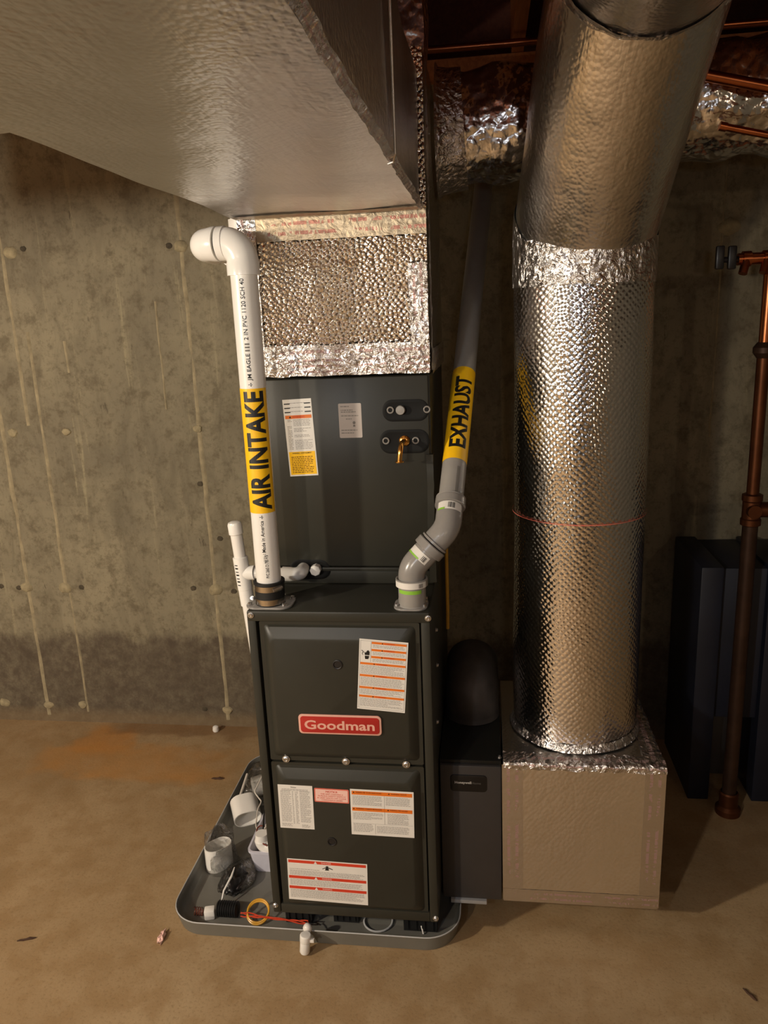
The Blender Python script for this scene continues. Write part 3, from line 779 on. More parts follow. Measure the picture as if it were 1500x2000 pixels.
def pprint_(body, z, h, ln, bold, ph, mat='ink'):
    b = B(); wrap_text(b, body, (AX, YI, z), (0, 0, 1), FRI, RI+.0006, h, ln, bold, ph); b.build('pipe_print', MT[mat], ink, smooth=False)
pprint_('Made in America', 1.125, .0085, .078, .008, .20); pprint_('JM EAGLE', 1.532, .0090, .060, .012, .20)
pprint_('2 IN PVC 1120 SCH 40', 1.622, .0095, .132, .006, .22); pprint_('PVC 2665 D1785 4 B', 1.060, .0075, .058, .008, .06)
pprint_('III', 1.597, .010, .018, .02, .20, 'greyink'); pprint_('NSF PW  G', 1.098, .006, .024, .0, .18, 'greyink')
pprint_('-I-', 1.208, .009, .008, .02, .20); pprint_('-I-', 1.519, .009, .008, .02, .20)
# elbow: up, then left; second elbow: left, then back to the wall; third: up behind the trunk
ZE = 1.832; RH = .0365
el = [V3((AX, YI, 1.762)), V3((AX, YI, 1.788))]+bend((AX, YI, 1.788), (AX, YI, ZE), (AX-.1, YI+.012, ZE), .040, 10)
b = B(); b.tube(el[:2]+el[2:], [RH, RH]+[RH-.0015]*11, 40)
e2 = [el[-1], el[-1]+V3((-.016, .002, 0))]
b.tube([el[-1]+V3((.004, 0, 0)), el[-1]+V3((-.012, .0014, 0))], RH+.0005, 40)
b.build('elbow', MT['pvc2'], ink)
b = B(); q0 = el[-1]+V3((-.012, .0014, 0)); b.tube([q0, q0+V3((-.004, .0005, 0))], RI, 36); b.build('joint_gap', MT['ink'], ink)
q1 = q0+V3((-.004, .0005, 0)); pc = V3((q1.x-.037, YI+.02, ZE))
pts = [q1, q1+V3((-.008, .001, 0))]+bend(q1+V3((-.008, .001, 0)), pc, pc+V3((-.0, .2, 0)), .026, 10)+[V3((pc.x, YI+.085, ZE))]
b = B(); b.tube(pts, [RH+.001, RH+.001]+[RH-.001]*11+[RH], 40); b.build('elbow', MT['pvc2'], ink)
b = B(); b.tube([(pc.x, YI+.07, ZE), (pc.x, 1.98, ZE)], RI, 36)
b.tube([V3((pc.x, 1.96, ZE))]+bend((pc.x, 1.96, ZE), (pc.x, 2.06, ZE), (pc.x, 2.06, 2.0), .045, 8)+[V3((pc.x, 2.06, 1.92))], RH, 36)
b.tube([(pc.x, 2.06, 1.90), (pc.x, 2.06, 2.46)], RI, 36); b.build('rear_riser', MT['pvc'], ink)

# ================================================================ exhaust pipe
ex = thing('exhaust_pipe', 'grey exhaust vent pipe with yellow sleeve slanting back from the furnace top', 'pipe', (-.182, 1.727, .982))
EX, EY = -.182, 1.731
b = B(); b.prism(rrect(-.044, .037, -.036, .044, .026, 6), (EX, EY, .9815), (1, 0, 0), (0, 1, 0), .005); fl = b.build('flange', MT['greyf'], ex, bevel=.0012)
for dx, dy in ((-.036, -.014), (.030, -.016), (.031, .014), (-.033, .028), (.030, .034)):
    b = B(); b.lathe((EX+dx, EY+dy, .9865), (0, 0, 1), [(.0045, 0), (.0045, .0055), (.003, .007), (0, .007)], 6); b.build('screw', MT['zinc'], fl)
b = B(); b.lathe((EX, EY, .985), (0, 0, 1), [(.0335, 0), (.0335, .002), (.032, .004), (.0330, .007), (.0330, .048), (.0385, .051), (.0385, .068), (.0370, .069), (.0335, .068), (.032, .060)], 40); cp = b.build('coupling', MT['grey'], ex)
b = B(); sleeve(b, (EX, EY, 1.0365), (0, 0, 1), (.1, -1, 0), .0391, .015, -1.0, 1.35); s1 = b.build('fitting_label', MT['paper'], cp)
b = B(); sleeve(b, (EX, EY, 1.022), (0, 0, 1), (.1, -1, 0), .0340, .009, -.7, 1.1); b.build('label_flag', MT['label_green'], cp)
def bars(parent, o, ax, fr, r, length, ph0, ph1, n):
    b = B()
    for k in range(n):
        a0 = ph0+(ph1-ph0)*k/n; sleeve(b, o, ax, fr, r, length, a0, a0+(ph1-ph0)/n*(.35+.3*((k*7) % 3)/2), 3)
    b.build('bar_code', MT['ink'], parent, smooth=False)
bars(s1, V3((EX, EY, 1.0385)), (0, 0, 1), (.1, -1, 0), .0394, .010, -.42, -.72, 6)
# lower 45 elbow: up, then leaning right
J1 = V3((EX, EY, 1.078)); J2 = V3((-.091, 1.757, 1.172)); d12 = (J2-J1).normalized()
AXE = (V3((-.012, 2.62, 1.99))-(J1+d12*.128)).normalized()
b = B(); b.tube([V3((EX, EY, 1.040))]+bend((EX, EY, 1.04), J1, J2, .05, 8)+[J1+d12*.060], .0318, 40); b.build('elbow', MT['greyf'], ex)
jm = J1+d12*.068
b = B(); b.tube([jm-d12*.014, jm-d12*.012, jm+d12*.006, jm+d12*.008, jm+d12*.008], [.0330, .0385, .0385, .0365, .031], 40)
b.tube([jm+d12*.012, jm+d12*.016], .0360, 40); b.build('hub_ring', MT['greyf'], ex)
b = B(); sleeve(b, J1+d12*.028, d12, (-.1, -1, .6), .0322, .020, -.9, 1.1); s1 = b.build('fitting_label', MT['paper'], ex)
b = B(); sleeve(b, J1+d12*.0275, d12, (-.1, -1, .6), .0326, .0045, -.2, 1.1); b.build('label_stripe', MT['label_green'], s1)
bars(s1, J1+d12*.031, d12, (-.1, -1, .6), .0326, .013, -.35, -.75, 4)
# upper 45 elbow: leaning right, then leaning back
J2 = J1+d12*.128
PB = J2+AXE*.05
b = B(); b.tube([jm+d12*.010, jm+d12*.02]+bend(jm, J2, J2+AXE*.2, .055, 8)+[J2+AXE*.060], .0318, 40); b.build('elbow', MT['greyf'], ex)
b = B(); b.tube([J2+AXE*.060, J2+AXE*.061, J2+AXE*.078, J2+AXE*.080, J2+AXE*.084, J2+AXE*.085], [.0315, .0370, .0370, .0355, .0365, .031], 40); b.build('hub_ring', MT['greyf'], ex)
CV = V3((.05, -.75, .66))
b = B(); sleeve(b, J2+AXE*.036, AXE, CV, .0323, .022, -1.0, 1.0); s1 = b.build('fitting_label', MT['paper'], ex)
b = B(); sleeve(b, J2+AXE*.0355, AXE, CV, .0327, .005, .35, 1.0); b.build('label_stripe', MT['label_green'], s1)
bars(s1, J2+AXE*.040, AXE, CV, .0327, .015, .12, -.45, 7)
PE0 = J2+AXE*.07; TT = (WALL-.002-PE0.y)/AXE.y
b = B(); b.tube([PE0, PE0+AXE*TT], .0302, 44); b.build('pipe', MT['grey'], ex)
S0 = J2+AXE*.185
b = B(); sleeve(b, S0, AXE, CV, .0308, .300, -1.9, 1.9, 60); sl = b.build('label_sleeve', MT['yellow'], ex)
b = B(); wrap_text(b, 'EXHAUST', S0+AXE*.035, AXE, CV, .0313, .043, .232, .034, -.10); b.build('sleeve_lettering', MT['ink'], sl, smooth=False)
b = B(); sleeve(b, J2+AXE*.088, AXE, CV, .0305, .075, -.55, -.30, 6); b.build('pipe_print', MT['greyink'], ex)

# ================================================================ condensate drain line
dr = thing('condensate_drain_line', 'thin white drain pipe with capped vent and tee, left of the coil case', 'pipe', (-.63, 1.84, .25))
ZD = 1.0265; YD2 = 1.832
T0 = V3((-.634, YD2, ZD+.010))
vt = V3((-.076, 0, 1)).normalized()
b = B(); b.tube([T0-vt*.02, T0+vt*.125], .0155, 28); b.tube([T0-vt*.02, T0-vt*.40], .0155, 28); b.build('pipe', MT['pvc'], dr)
b = B(); b.tube([T0-vt*.052, T0-vt*.050, T0+vt*.036, T0+vt*.038], [.0170, .0195, .0195, .0168], 32)
b.tube([T0-vt*.002+V3((0, 0, -.005)), V3((-.600, YD2-.002, ZD+.005))], [.0185, .0192], 28); b.build('tee', MT['pvc2'], dr)
b = B(); b.tube([T0-vt*.094, T0-vt*.050], .0186, 30); b.build('coupling', MT['pvc2'], dr)
b = B(); b.tube([T0+vt*.098, T0+vt*.100, T0+vt*.124, T0+vt*.130, T0+vt*.133], [.0165, .0185, .0185, .0165, .009], 32); b.build('end_cap', MT['pvc2'], dr)
b = B(); b.tube([(-.60, YD2-.002, ZD+.004), (-.52, YD2, ZD+.001)], .0155, 28); b.build('pipe', MT['pvc'], dr)
el = [V3((-.527, YD2, ZD+.001)), V3((-.506, YD2, ZD))]+bend((-.506, YD2, ZD), (-.4825, YD2, ZD), (-.4825, YP, ZD), .016, 8)+[V3((-.4825, YP-.002, ZD))]
b = B(); b.tube(el, [.0190]*2+[.0175]*9+[.016], 30); b.build('elbow', MT['pvc2'], dr)
b = B()
for k in range(7): sleeve(b, T0-vt*(.036-.009*k), vt, (.1, -1, 0), .0200, .004 if k % 2 else .0025, .30, .78, 4)
b.build('bar_code', MT['ink'], dr, smooth=False)

# ================================================================ filter cabinet
CX0, CX1, CY0, CZ0, CZ1 = -.1355, .0295, 1.835, .064, .495
fc = thing('filter_cabinet', 'charcoal filter cabinet with black name plate between furnace and foil box', 'filter cabinet', (-.053, 2.0, 0.0))
b = B(); b.box(CX0, CX1, CY0+.012, 2.25, CZ0+.006, CZ1); b.build('housing', MT['steel2'], fc, bevel=.002)
b = B(); b.box(CX0+.001, CX1+.0005, CY0, CY0+.014, CZ0, CZ1-.010); dd = b.build('door', MT['cab'], fc, bevel=.004)
b = B(); b.prism(rrect(-.1065, -.0085, .408, .458, .010, 5), (0, CY0, 0), (1, 0, 0), (0, 0, 1), .003); bp = b.build('name_plate', MT['blackp'], dd, bevel=.001)
b = B(); put_text(b, 'Honeywell', (-.0945, CY0-.0034, .4325), (1, 0, 0), (0, 0, 1), .0072, .0440, .022); b.build('plate_lettering', MT['paper'], bp, smooth=False)
b = B(); put_text(b, 'Home', (-.0490, CY0-.0034, .4318), (1, 0, 0), (0, 0, 1), .0070, .0245, -.004); b.build('plate_lettering', MT['greyink'], bp, smooth=False)
b = B(); b.box(-.112, -.012, CY0-.006, CY0+.05, CZ0-.012, CZ0-.001); b.build('latch_flange', MT['clearpl'], fc, bevel=.001)
b = B(); b.box(-.07, -.01, 1.98, 2.2, 0, CZ0+.008); b.build('support_block', MT['black'], fc)
b = B(); screw(fc, (CX1-.004, CY0+.03, CZ1), (0, 0, 1), .005)
# ================================================================ return boot behind it
bo = thing('return_boot', 'dim rounded sheet-metal boot standing on the filter cabinet beside the furnace', 'air duct', (-.052, 2.11, .496))
pts = [V3((-.052, 2.105, .497)), V3((-.052, 2.105, .52))]+bend((-.052, 2.105, .52), (-.052, 2.105, .60), (-.052, 2.6, .62), .07, 8)+[V3((-.052, 2.22, .605))]
b = B(); b.tube(pts, .079, 48); b.build('shell', MT['galv'], bo)
b = B(); b.tube([(-.052, 2.105, .497), (-.052, 2.105, .499), (-.052, 2.105, .512)], [.0815, .081, .080], 48, caps=False); b.build('base_bead', MT['galv'], bo)

# ================================================================ return drop box
BX0, BX1, BY0, BY1, BZ0, BZ1 = .0345, .446, 1.820, 2.29, .078, .508
rb = thing('return_drop_box', 'tan-looking foil-wrapped box on the floor at the foot of the round duct', 'air duct', (.24, 2.05, 0))
b = B(); b.box(BX0, BX1, BY0, BY1, BZ0, BZ1); b.build('foil_wrap', foil_box, rb, ang=60)
b = B(); b.box(.09, .265, 1.98, 2.2, 0, BZ0+.006); b.build('support_block', MT['black'], rb)
yb = BY0+.0018
ptape([(BX0+.026, yb, BZ0+.005), (BX0+.024, yb, BZ1-.005)], FN, .055, rb, jit=.0001, off=.0022, mat=tape_flat)
ptape([(BX1-.024, yb, BZ0+.005), (BX1-.022, yb, BZ1-.005)], FN, .052, rb, jit=.0001, off=.0022, mat=tape_flat)
ptape([(BX0, yb, BZ0+.0205), (BX1, yb, BZ0+.0205)], FN, .04, rb, jit=.0004, off=.0022, mat=tape_flat)
b = B()                                                # crumpled tape folded over the top front edge
def fn(i, j):
    t = i/60; x = BX0+(BX1-BX0+.004)*t
    s = j/8; w = .034
    if s < .4: p = V3((x, BY0-.003, BZ1-w*.45*(1-s/.4)))
    else: p = V3((x, BY0-.003+w*1.6*(s-.4)/.6, BZ1+.003))
    q = p*70
    return p+V3((mnoise.noise(q)*.002, -abs(mnoise.noise(q+V3((3, 1, 4))))*.004, mnoise.noise(q+V3((5, 5, 1)))*.0045)), (x, s)
b.grid(fn, 60, 8); b.build('tape_strip', tape, rb, ang=80)
b = B()
def fn(i, j):
    t = i/60; y = BY0+(BY1-BY0)*t; s = j/6; w = .05
    p = V3((BX1+.003, y, BZ1-.02+.022*s/.4)) if s < .4 else V3((BX1+.003-w*(s-.4)/.6, y, BZ1+.003))
    q = p*60
    return p+V3((abs(mnoise.noise(q))*.003, 0, mnoise.noise(q+V3((5, 5, 1)))*.005)), (y, s)
b.grid(fn, 60, 6); b.build('tape_strip', tape, rb, ang=80)

# ================================================================ round return duct
DX, DY, DR = .240, 2.046, .171
rd = thing('round_return_duct', 'big round foil-wrapped return duct rising from the foil box and bending overhead', 'air duct', (DX, DY, .515))
nz = 60
b = B(); b.tube([(DX, DY, .516+(1.80-.516)*i/nz) for i in range(nz+1)], DR, 96, jit=.003, freq=5); b.build('riser', foil_duct, rd, ang=60)
E0 = V3((DX, DY, 1.80)); E1 = V3((DX, DY, 1.852)); E2 = V3((.289, 1.625, 2.283)); E3 = V3((.30, -.2, 2.29))
d2 = (E2-E1).normalized()
b = B()
pts = [E0, E1]+[E1+(E2-E1)*k/24 for k in range(1, 25)]+[E2+(E3-E2)*k/30 for k in range(1, 31)]
b.tube(pts, [DR-.001]*len(pts), 96, jit=.004, freq=6); b.build('overhead_elbow', foil_elbow, rd, ang=60)
b = B()
pts = [V3((DX, DY, z)) for z in (1.715, 1.74, 1.78, 1.82)]+[E1]+[E1+d2*k for k in (.02, .03)]
b.tube(pts, [DR+.002, DR+.003, DR+.003, DR+.003, DR+.003, DR+.003, DR+.002], 96, caps=False, jit=.004, freq=22); b.build('joint_tape', tape, rd, ang=70)
b = B(); d3 = (E3-E2).normalized(); pts = [E2-d2*.05, E2-d2*.02, E2, E2+d3*.04, E2+d3*.08]
b.tube(pts, [DR+.002, DR+.003, DR+.003, DR+.003, DR+.002], 96, caps=False, jit=.004, freq=22); b.build('joint_tape', tape, rd, ang=70)
b = B(); b.tube([(DX, DY, .513), (DX, DY, .516), (DX, DY, .530), (DX, DY, .534)], [DR+.010, DR+.008, DR+.003, DR+.001], 96, caps=False, jit=.004, freq=20); b.build('base_tape', tape, rd, ang=70)
b = B(); zz = P(1150, 1027, 'y', DY-DR).z
b.tube([(DX, DY, zz), (DX, DY, zz+.002)], DR+.0035, 96, caps=False); b.build('tie_line', MT['salmon'], rd, label='thin red line around the duct')

# ================================================================ drip pan
pn = thing('drip_pan', 'shallow grey plastic drip pan with rounded corners under the furnace', 'drip pan', (-.49, 2.12, 0))
b = B()
def ring(ins, z): return [V3((p[0], p[1], z)) for p in rrect(-.905+ins, -.083-ins, 1.697+ins, 2.56-ins, .095-ins*.6, 10)]
prof = [(.016, .0), (.010, .002), (.004, .030), (.001, .044), (.0, .0475), (.002, .049), (.0045, .0475), (.008, .030), (.016, .014), (.022, .0105), (.034, .0100)]
n = len(ring(0, 0))
for ins, z in prof: b.v += ring(ins, z)
for k in range(len(prof)-1):
    for i in range(n): b.face([k*n+i, k*n+(i+1) % n, (k+1)*n+(i+1) % n, (k+1)*n+i], [(0, 0)]*4)
b.face([(len(prof)-1)*n+i for i in range(n)], [(0, 0)]*n); b.face([i for i in range(n)][::-1], [(0, 0)]*n)
b.build('tray', MT['pan'], pn, ang=50)
b = B(); b.tube([(p.x, p.y, .0488) for p in ring(.002, 0)]+[V3((ring(.002, 0)[0].x, ring(.002, 0)[0].y, .0488))], .0016, 8, caps=False); b.build('rim_bead', MT['clearpl'], pn)

# ================================================================ float switch on the pan's front rim
q = P(598, 1818, 'y', 1.690); fx = q.x
fs = thing('float_switch', 'white float switch clipped over the front rim of the grey pan', 'switch', (fx, 1.68, .004))
b = B(); b.lathe((fx-.002, 1.667, .006), (.10, .06, 1), [(.004, 0), (.012, .001), (.0140, .005), (.0140, .034), (.0125, .0345)], 24); b.build('float_cup', MT['pvc2'], fs)
b = B(); b.lathe((fx+.0015, 1.669, .0405), (.10, .06, 1), [(.0125, 0), (.0150, .001), (.0155, .020), (.0130, .022), (0, .0222)], 24); b.box(fx+.012, fx+.027, 1.662, 1.672, .043, .052); b.build('switch_body', MT['pvc'], fs, bevel=.001)
b = B(); b.lathe((fx+.002, 1.700, .050), (0, -.25, 1), [(.010, 0), (.0125, .002), (.0125, .010), (.009, .017), (.004, .020), (0, .0205)], 20); b.box(fx-.007, fx+.011, 1.666, 1.703, .0500, .0545); b.build('rim_clip', MT['pvc'], fs, bevel=.001)

# ================================================================ things lying in the pan
PZ = .0102
def oblong(w, d, n=10):
    """outline of a flattened tube"""
    out = []
    r = d/2; h = (w-d)/2
    for i in range(n+1): a = -PI/2+PI*i/n; out.append((h+r*math.cos(a), r*math.sin(a)))
    for i in range(n+1): a = PI/2+PI*i/n; out.append((-h+r*math.cos(a), r*math.sin(a)))
    return out
def sleeve_piece(loc, rotm, w, d, hgt, th=.003):
    b = B(); o1 = oblong(w, d); o2 = oblong(w-2*th, d-2*th); n = len(o1)
    R = [[(p[0], p[1], 0) for p in o1], [(p[0], p[1], hgt) for p in o1], [(p[0], p[1], hgt) for p in o2], [(p[0], p[1], 0) for p in o2]]
    for r in R: b.v += [rotm @ V3(p)+V3(loc) for p in r]
    for k in range(4):
        for i in range(n): b.face([k*n+i, k*n+(i+1) % n, ((k+1) % 4)*n+(i+1) % n, ((k+1) % 4)*n+i], [(0, 0)]*4)
    return b
q = P(424, 1703, 'z', PZ)
R1 = Matrix.Rotation(math.radians(44), 3, 'Z')
tag(sleeve_piece((q.x-.001, q.y+.03, PZ), R1, .086, .058, .076).build('pipe_sleeve', MT['pvc2'], ang=50), 'open oblong white pipe sleeve standing on end in the pan', 'pipe fitting', 'white sleeves in the drip pan')
q = P(466, 1622, 'z', PZ)
R2 = Matrix.Rotation(math.radians(27), 3, 'Z') @ Matrix.Rotation(math.radians(104), 3, 'X')
b = sleeve_piece((0, 0, 0), R2, .094, .066, .082)
lo = min(v.z for v in b.v); mx = sum((v for v in b.v), V3((0, 0, 0)))/len(b.v)
b.v = [v-V3((mx.x, mx.y, lo))+V3((q.x+.012, q.y+.055, PZ)) for v in b.v]
tag(b.build('pipe_sleeve', MT['pvc2'], ang=50), 'oblong white pipe sleeve lying on its side in the pan', 'pipe fitting', 'white sleeves in the drip pan')
def blob(c, ax, seed, amp=.35, nu=28, nv=16, flat=None):
    b = B(); c = V3(c)
    def fn(i, j):
        th = PI*j/nv; ph = 2*PI*i/nu
        d = V3((math.sin(th)*math.cos(ph), math.sin(th)*math.sin(ph), math.cos(th)))
        k = 1+amp*mnoise.noise(d*2.2+V3((seed, 0, 0)))+amp*.4*mnoise.noise(d*5+V3((0, seed, 0)))
        p = c+V3((d.x*ax[0], d.y*ax[1], d.z*ax[2]))*k
        if flat is not None: p.z = max(p.z, flat)
        return p, (i/nu, j/nv)
    b.grid(fn, nu, nv, closed_u=True); return b
q = P(440, 1690, 'z', .05)
# clear bag that holds the standing sleeve
bg = B()
def bagfn(i, j):
    a = 2*PI*i/36; t = j/14; c = P(423, 1700, 'z', PZ)
    rx = .050*(1-.2*t)+.006*math.sin(a*5+t*4)*(.3+t); ry = .050*(1-.15*t)+.006*math.cos(a*4+t*5)*(.3+t)
    if j == 0: rx += .008; ry += .008
    p = V3((c.x+.010+rx*math.cos(a), c.y+.03+ry*math.sin(a), PZ+.001+.112*t))
    return p, (a, t)
bg.grid(bagfn, 36, 14, closed_u=True)
tag(bg.build('plastic_bag', MT['bag'], ang=80), 'loose clear plastic bag around the standing white sleeve', 'bag')
# white moulded part in a bag at the back of the pan
q = P(502, 1560, 'z', PZ)
b = B(); b.lathe((q.x+.028, q.y+.035, PZ+.040), (.75, .45, .0), [(.010, -.055), (.034, -.05), (.036, -.01), (.028, 0), (.028, .03), (.036, .034), (.036, .055), (.02, .06)], 28)
tag(b.build('pipe_elbow', MT['pvc']), 'white moulded pipe fitting at the back of the pan by the furnace', 'pipe fitting')
b = blob((q.x+.022, q.y+.035, PZ+.045), (.075, .10, .055), 3.1, .35, 32, 18, PZ+.0005)
tag(b.build('plastic_bag', MT['bag'], ang=80), 'crumpled clear plastic bag round the white fitting at the back of the pan', 'bag')
a0 = P(483, 1512, 'z', .085); a1 = P(462, 1576, 'z', .050)
b = B(); b.tube([a0, a1], .0045, 10)
tag(b.build('plastic_rod', MT['wire_white']), 'thin cream plastic rod leaning over the pan behind the sleeves', 'rod')
# tub with pump fitting
q = P(490, 1706, 'z', PZ); tb = thing('pump_tub', 'milky plastic pump tub squeezed between the furnace and pan edge', 'pump', (q.x+.05, q.y+.08, PZ))
tx0 = q.x+.002; tx1 = FX0-.004
b = B()
tops = rrect(tx0-.010, tx1, q.y, q.y+.22, .02, 5); bots = rrect(tx0+.004, tx1, q.y+.012, q.y+.21, .018, 5); nt = len(tops)
tin = rrect(tx0-.004, tx1-.004, q.y+.005, q.y+.214, .017, 5); bin_ = rrect(tx0+.008, tx1-.004, q.y+.016, q.y+.206, .015, 5)
for z, R in ((PZ, bots), (.080, [(a[0]*.8+c[0]*.2, a[1]*.8+c[1]*.2) for a, c in zip(tops, bots)]), (.080, tops), (.088, tops), (.088, tin), (PZ+.004, bin_)): b.v += [V3((p[0], p[1], z)) for p in R]
for k in range(5):
    for i in range(nt): b.face([k*nt+i, k*nt+(i+1) % nt, (k+1)*nt+(i+1) % nt, (k+1)*nt+i], [(0, 0)]*4)
b.face([5*nt+i for i in range(nt)], [(0, 0)]*nt); b.face([i for i in range(nt)][::-1], [(0, 0)]*nt)
b.build('tub', MT['tub'], tb)
b = B(); b.box(tx0+.015, tx1-.006, q.y+.035, q.y+.20, .03, .100); b.build('pump_body', MT['paper'], tb, bevel=.008)
ez = .105
b = B(); b.tube([V3((tx0+.034, q.y+.028, ez+.03)), V3((tx0+.034, q.y+.028, ez+.01))]+bend((tx0+.034, q.y+.028, ez+.02), (tx0+.034, q.y+.028, ez-.014), (tx0+.08, q.y+.02, ez-.014), .022, 8)+[V3((tx1-.005, q.y+.022, ez-.014))], [.019, .021]+[.023]*9+[.0235], 28)
b.build('outlet_elbow', MT['pvc2'], tb, label='white pipe elbow on the tub')
# wires coming down beside the furnace
def wire(px, mat, name, label, r=.0022):
    b = B(); pts = [P(x, y, 'z', z) for x, y, z in px]
    sm = []
    for i in range(len(pts)-1):
        p0 = pts[max(0, i-1)]; p1 = pts[i]; p2 = pts[i+1]; p3 = pts[min(len(pts)-1, i+2)]
        for k in range(6):
            t = k/6
            sm.append(.5*((2*p1)+(p2-p0)*t+(2*p0-5*p1+4*p2-p3)*t*t+(3*p1-p0-3*p2+p3)*t**3))
    sm.append(pts[-1]); b.tube(sm, r, 8)
    return tag(b.build(name, mat), label, 'wire')
wire([(512, 1516, .16), (504, 1532, .15), (498, 1546, .14), (505, 1558, .13), (510, 1566, .125), (504, 1580, .12), (501, 1600, .11), (500, 1612, .108), (503, 1622, .106)], MT['wire_white'], 'wire', 'pale kinked wire over the bagged fitting beside the furnace')
wire([(517, 1614, .12), (508, 1613, .118), (502, 1620, .115), (502, 1632, .113), (508, 1643, .113), (514, 1648, .113), (522, 1652, .113)], MT['wire_brown'], 'wire', 'looped red-brown wire on the pump tub')
wire([(517, 1575, .13), (515, 1600, .125), (514, 1620, .12), (513, 1640, .115), (516, 1646, .114)], MT['black'], 'wire', 'black wire running down onto the pump tub', .0025)
# black corrugated hose end, bag of dark parts, white cap, red springy wire, tape roll
q = P(447, 1790, 'z', PZ); hb = B(); nc = 9
pts = []; rs = []
for k in range(nc*2+1): pts.append((q.x-.032+.060*k/(nc*2), q.y+.004, PZ+.0228)); rs.append(.0225 if k % 2 else .0195)
hb.tube(pts, rs, 24); tag(hb.build('hose_piece', MT['black'], ang=80), 'short black ribbed hose piece at the pan front', 'hose')
q = P(452, 1735, 'z', PZ)
b = blob((q.x+.008, q.y+.020, PZ+.020), (.028, .060, .020), 8.2, .28, 30, 18, PZ+.0005)
tag(b.build('dark_plastic_part', MT['blackp'], ang=80), 'black plastic part in a clear bag behind the ribbed hose', 'part')
b = B(); c0 = V3((q.x+.002, q.y-.03, PZ)); c1 = V3((q.x+.026, q.y+.150, PZ))
def bfn(i, j):
    t = j/20; a = 2*PI*i/32; c = c0.lerp(c1, t); wd = .046*math.sin(PI*min(1, t*1.05+.12))**.6+.004; ht = .036*math.sin(PI*min(1, t+.12))+.006
    f = 1+.16*math.sin(a*3+t*7)+.10*mnoise.noise(V3((a*1.4, t*6, 2)))
    return (c.x+wd*f*math.cos(a), c.y+.006*math.sin(a*2), max(PZ+.0004, PZ+ht*(.45+math.sin(a)*.75*f))), (a, t)
b.grid(bfn, 32, 20, closed_u=True)
tag(b.build('plastic_bag', MT['bag'], ang=80), 'shiny clear bag with black parts, middle of the pan left side', 'bag')
b = B(); b.tube([P(458, 1694, 'z', .075), P(452, 1712, 'z', .070), P(437, 1740, 'z', .056), P(432, 1764, 'z', .030)], [.0015, .0035, .0028, .0015], 8)
tag(b.build('plastic_tie', MT['pvc2']), 'white plastic tie lying along the bag of black parts', 'tie')
q = P(408, 1796, 'z', PZ); b = B(); b.box(q.x-.014, q.x+.016, q.y-.004, q.y+.022, PZ, PZ+.030, rot=Matrix.Rotation(.25, 3, 'Z')); tag(b.build('pipe_plug', MT['pvc2'], bevel=.004), 'small square white plug at the front left corner of the pan', 'plug')
q = P(386, 1793, 'z', PZ); b = B(); pts = []
for k in range(60): a = k*.42; pts.append((q.x-.014+.028*k/60, q.y+.012+.011*math.sin(a), PZ+.0125+.011*math.cos(a)))
b.tube(pts, .0010, 6); tag(b.build('wire_coil', MT['wire_brown']), 'springy coil of red-brown wire at the pan front left corner', 'wire')
q = P(506, 1792, 'z', PZ); b = B(); R_ = Matrix.Rotation(math.radians(-22), 3, 'X')
cx = V3((q.x, q.y-.004, PZ+.004))
b.v = []
def ringtube(bb, c, R, rad, r, n=36):
    pts = [c+R @ V3((rad*math.cos(2*PI*i/n), rad*math.sin(2*PI*i/n), 0)) for i in range(n+1)]; bb.tube(pts, r, 10, caps=False)
R_ = Matrix.Rotation(math.radians(30), 3, 'X')
ringtube(b, cx+V3((0, 0, .016)), R_, .031, .0030); ringtube(b, cx+V3((0, .003, .020)), R_, .031, .0028)
tag(b.build('tape_ring', MT['tapeorange']), 'amber plastic ring propped at the pan front by the furnace corner', 'ring')
q0 = P(470, 1784, 'z', .030); q1 = P(602, 1801, 'z', .038)
b = B()
for k in range(3):
    pts = []
    for i in range(24):
        t = i/23; p = q0.lerp(q1, t); pts.append(p+V3((0, .003*math.sin(t*9+k*2), .0035*math.sin(t*14+k*2.1)-.002*k)))
    b.tube(pts, .0018, 6)
b.tube([q1, q1+V3((.004, -.012, .004)), q1+V3((.001, -.03, .012)), V3((fx+.002, 1.700, .058))], .0018, 6)
tag(b.build('float_switch_lead', MT['wire_red']), 'twisted orange-red wire lead along the pan front to the float switch', 'wire')
q = P(737, 1812, 'z', PZ); b = B(); ringtube(b, V3((q.x, q.y+.022, PZ+.004)), Matrix.Identity(3), .040, .0028, 48); tag(b.build('clear_ring', MT['clearpl']), 'clear plastic ring on the pan floor before the furnace', 'ring')
b = B(); a0 = P(823, 1808, 'z', .03); a1 = P(827, 1824, 'z', .013); b.tube([a0, a1], .0022, 8); tag(b.build('plastic_pin', MT['pvc']), 'tiny white plastic pin in the pan near the right front corner', 'pin')

# ================================================================ copper and iron at the right
ir = thing('water_riser', 'dark vertical water pipe with copper tee standing at the right edge', 'pipe', (.80, 2.37, 0))
IX, IY = .790, 2.375
b = B(); b.tube([(IX, IY, .004), (IX, IY, 1.02)], .0225, 28); b.build('lower_pipe', MT['iron'], ir)
b = B(); b.lathe((IX, IY, 0), (0, 0, 1), [(.040, 0), (.040, .02), (.030, .03), (.030, .075), (.026, .08)], 24); b.build('base_fitting', MT['oldcopper'], ir)
b = B(); b.tube([(IX, IY, 1.000), (IX, IY, 1.003), (IX, IY, 1.020), (IX, IY, 1.024), (IX, IY, 1.075), (IX, IY, 1.079), (IX, IY, 1.096), (IX, IY, 1.099)], [.025, .0295, .0295, .0265, .0265, .0295, .0295, .0235], 28)
b.tube([(IX, IY, 1.049), (IX+.055, IY, 1.049)], .0235, 24); b.tube([(IX, IY, 1.049), (IX, IY-.035, 1.049)], [.022, .020], 24); b.build('tee', MT['oldcopper'], ir)
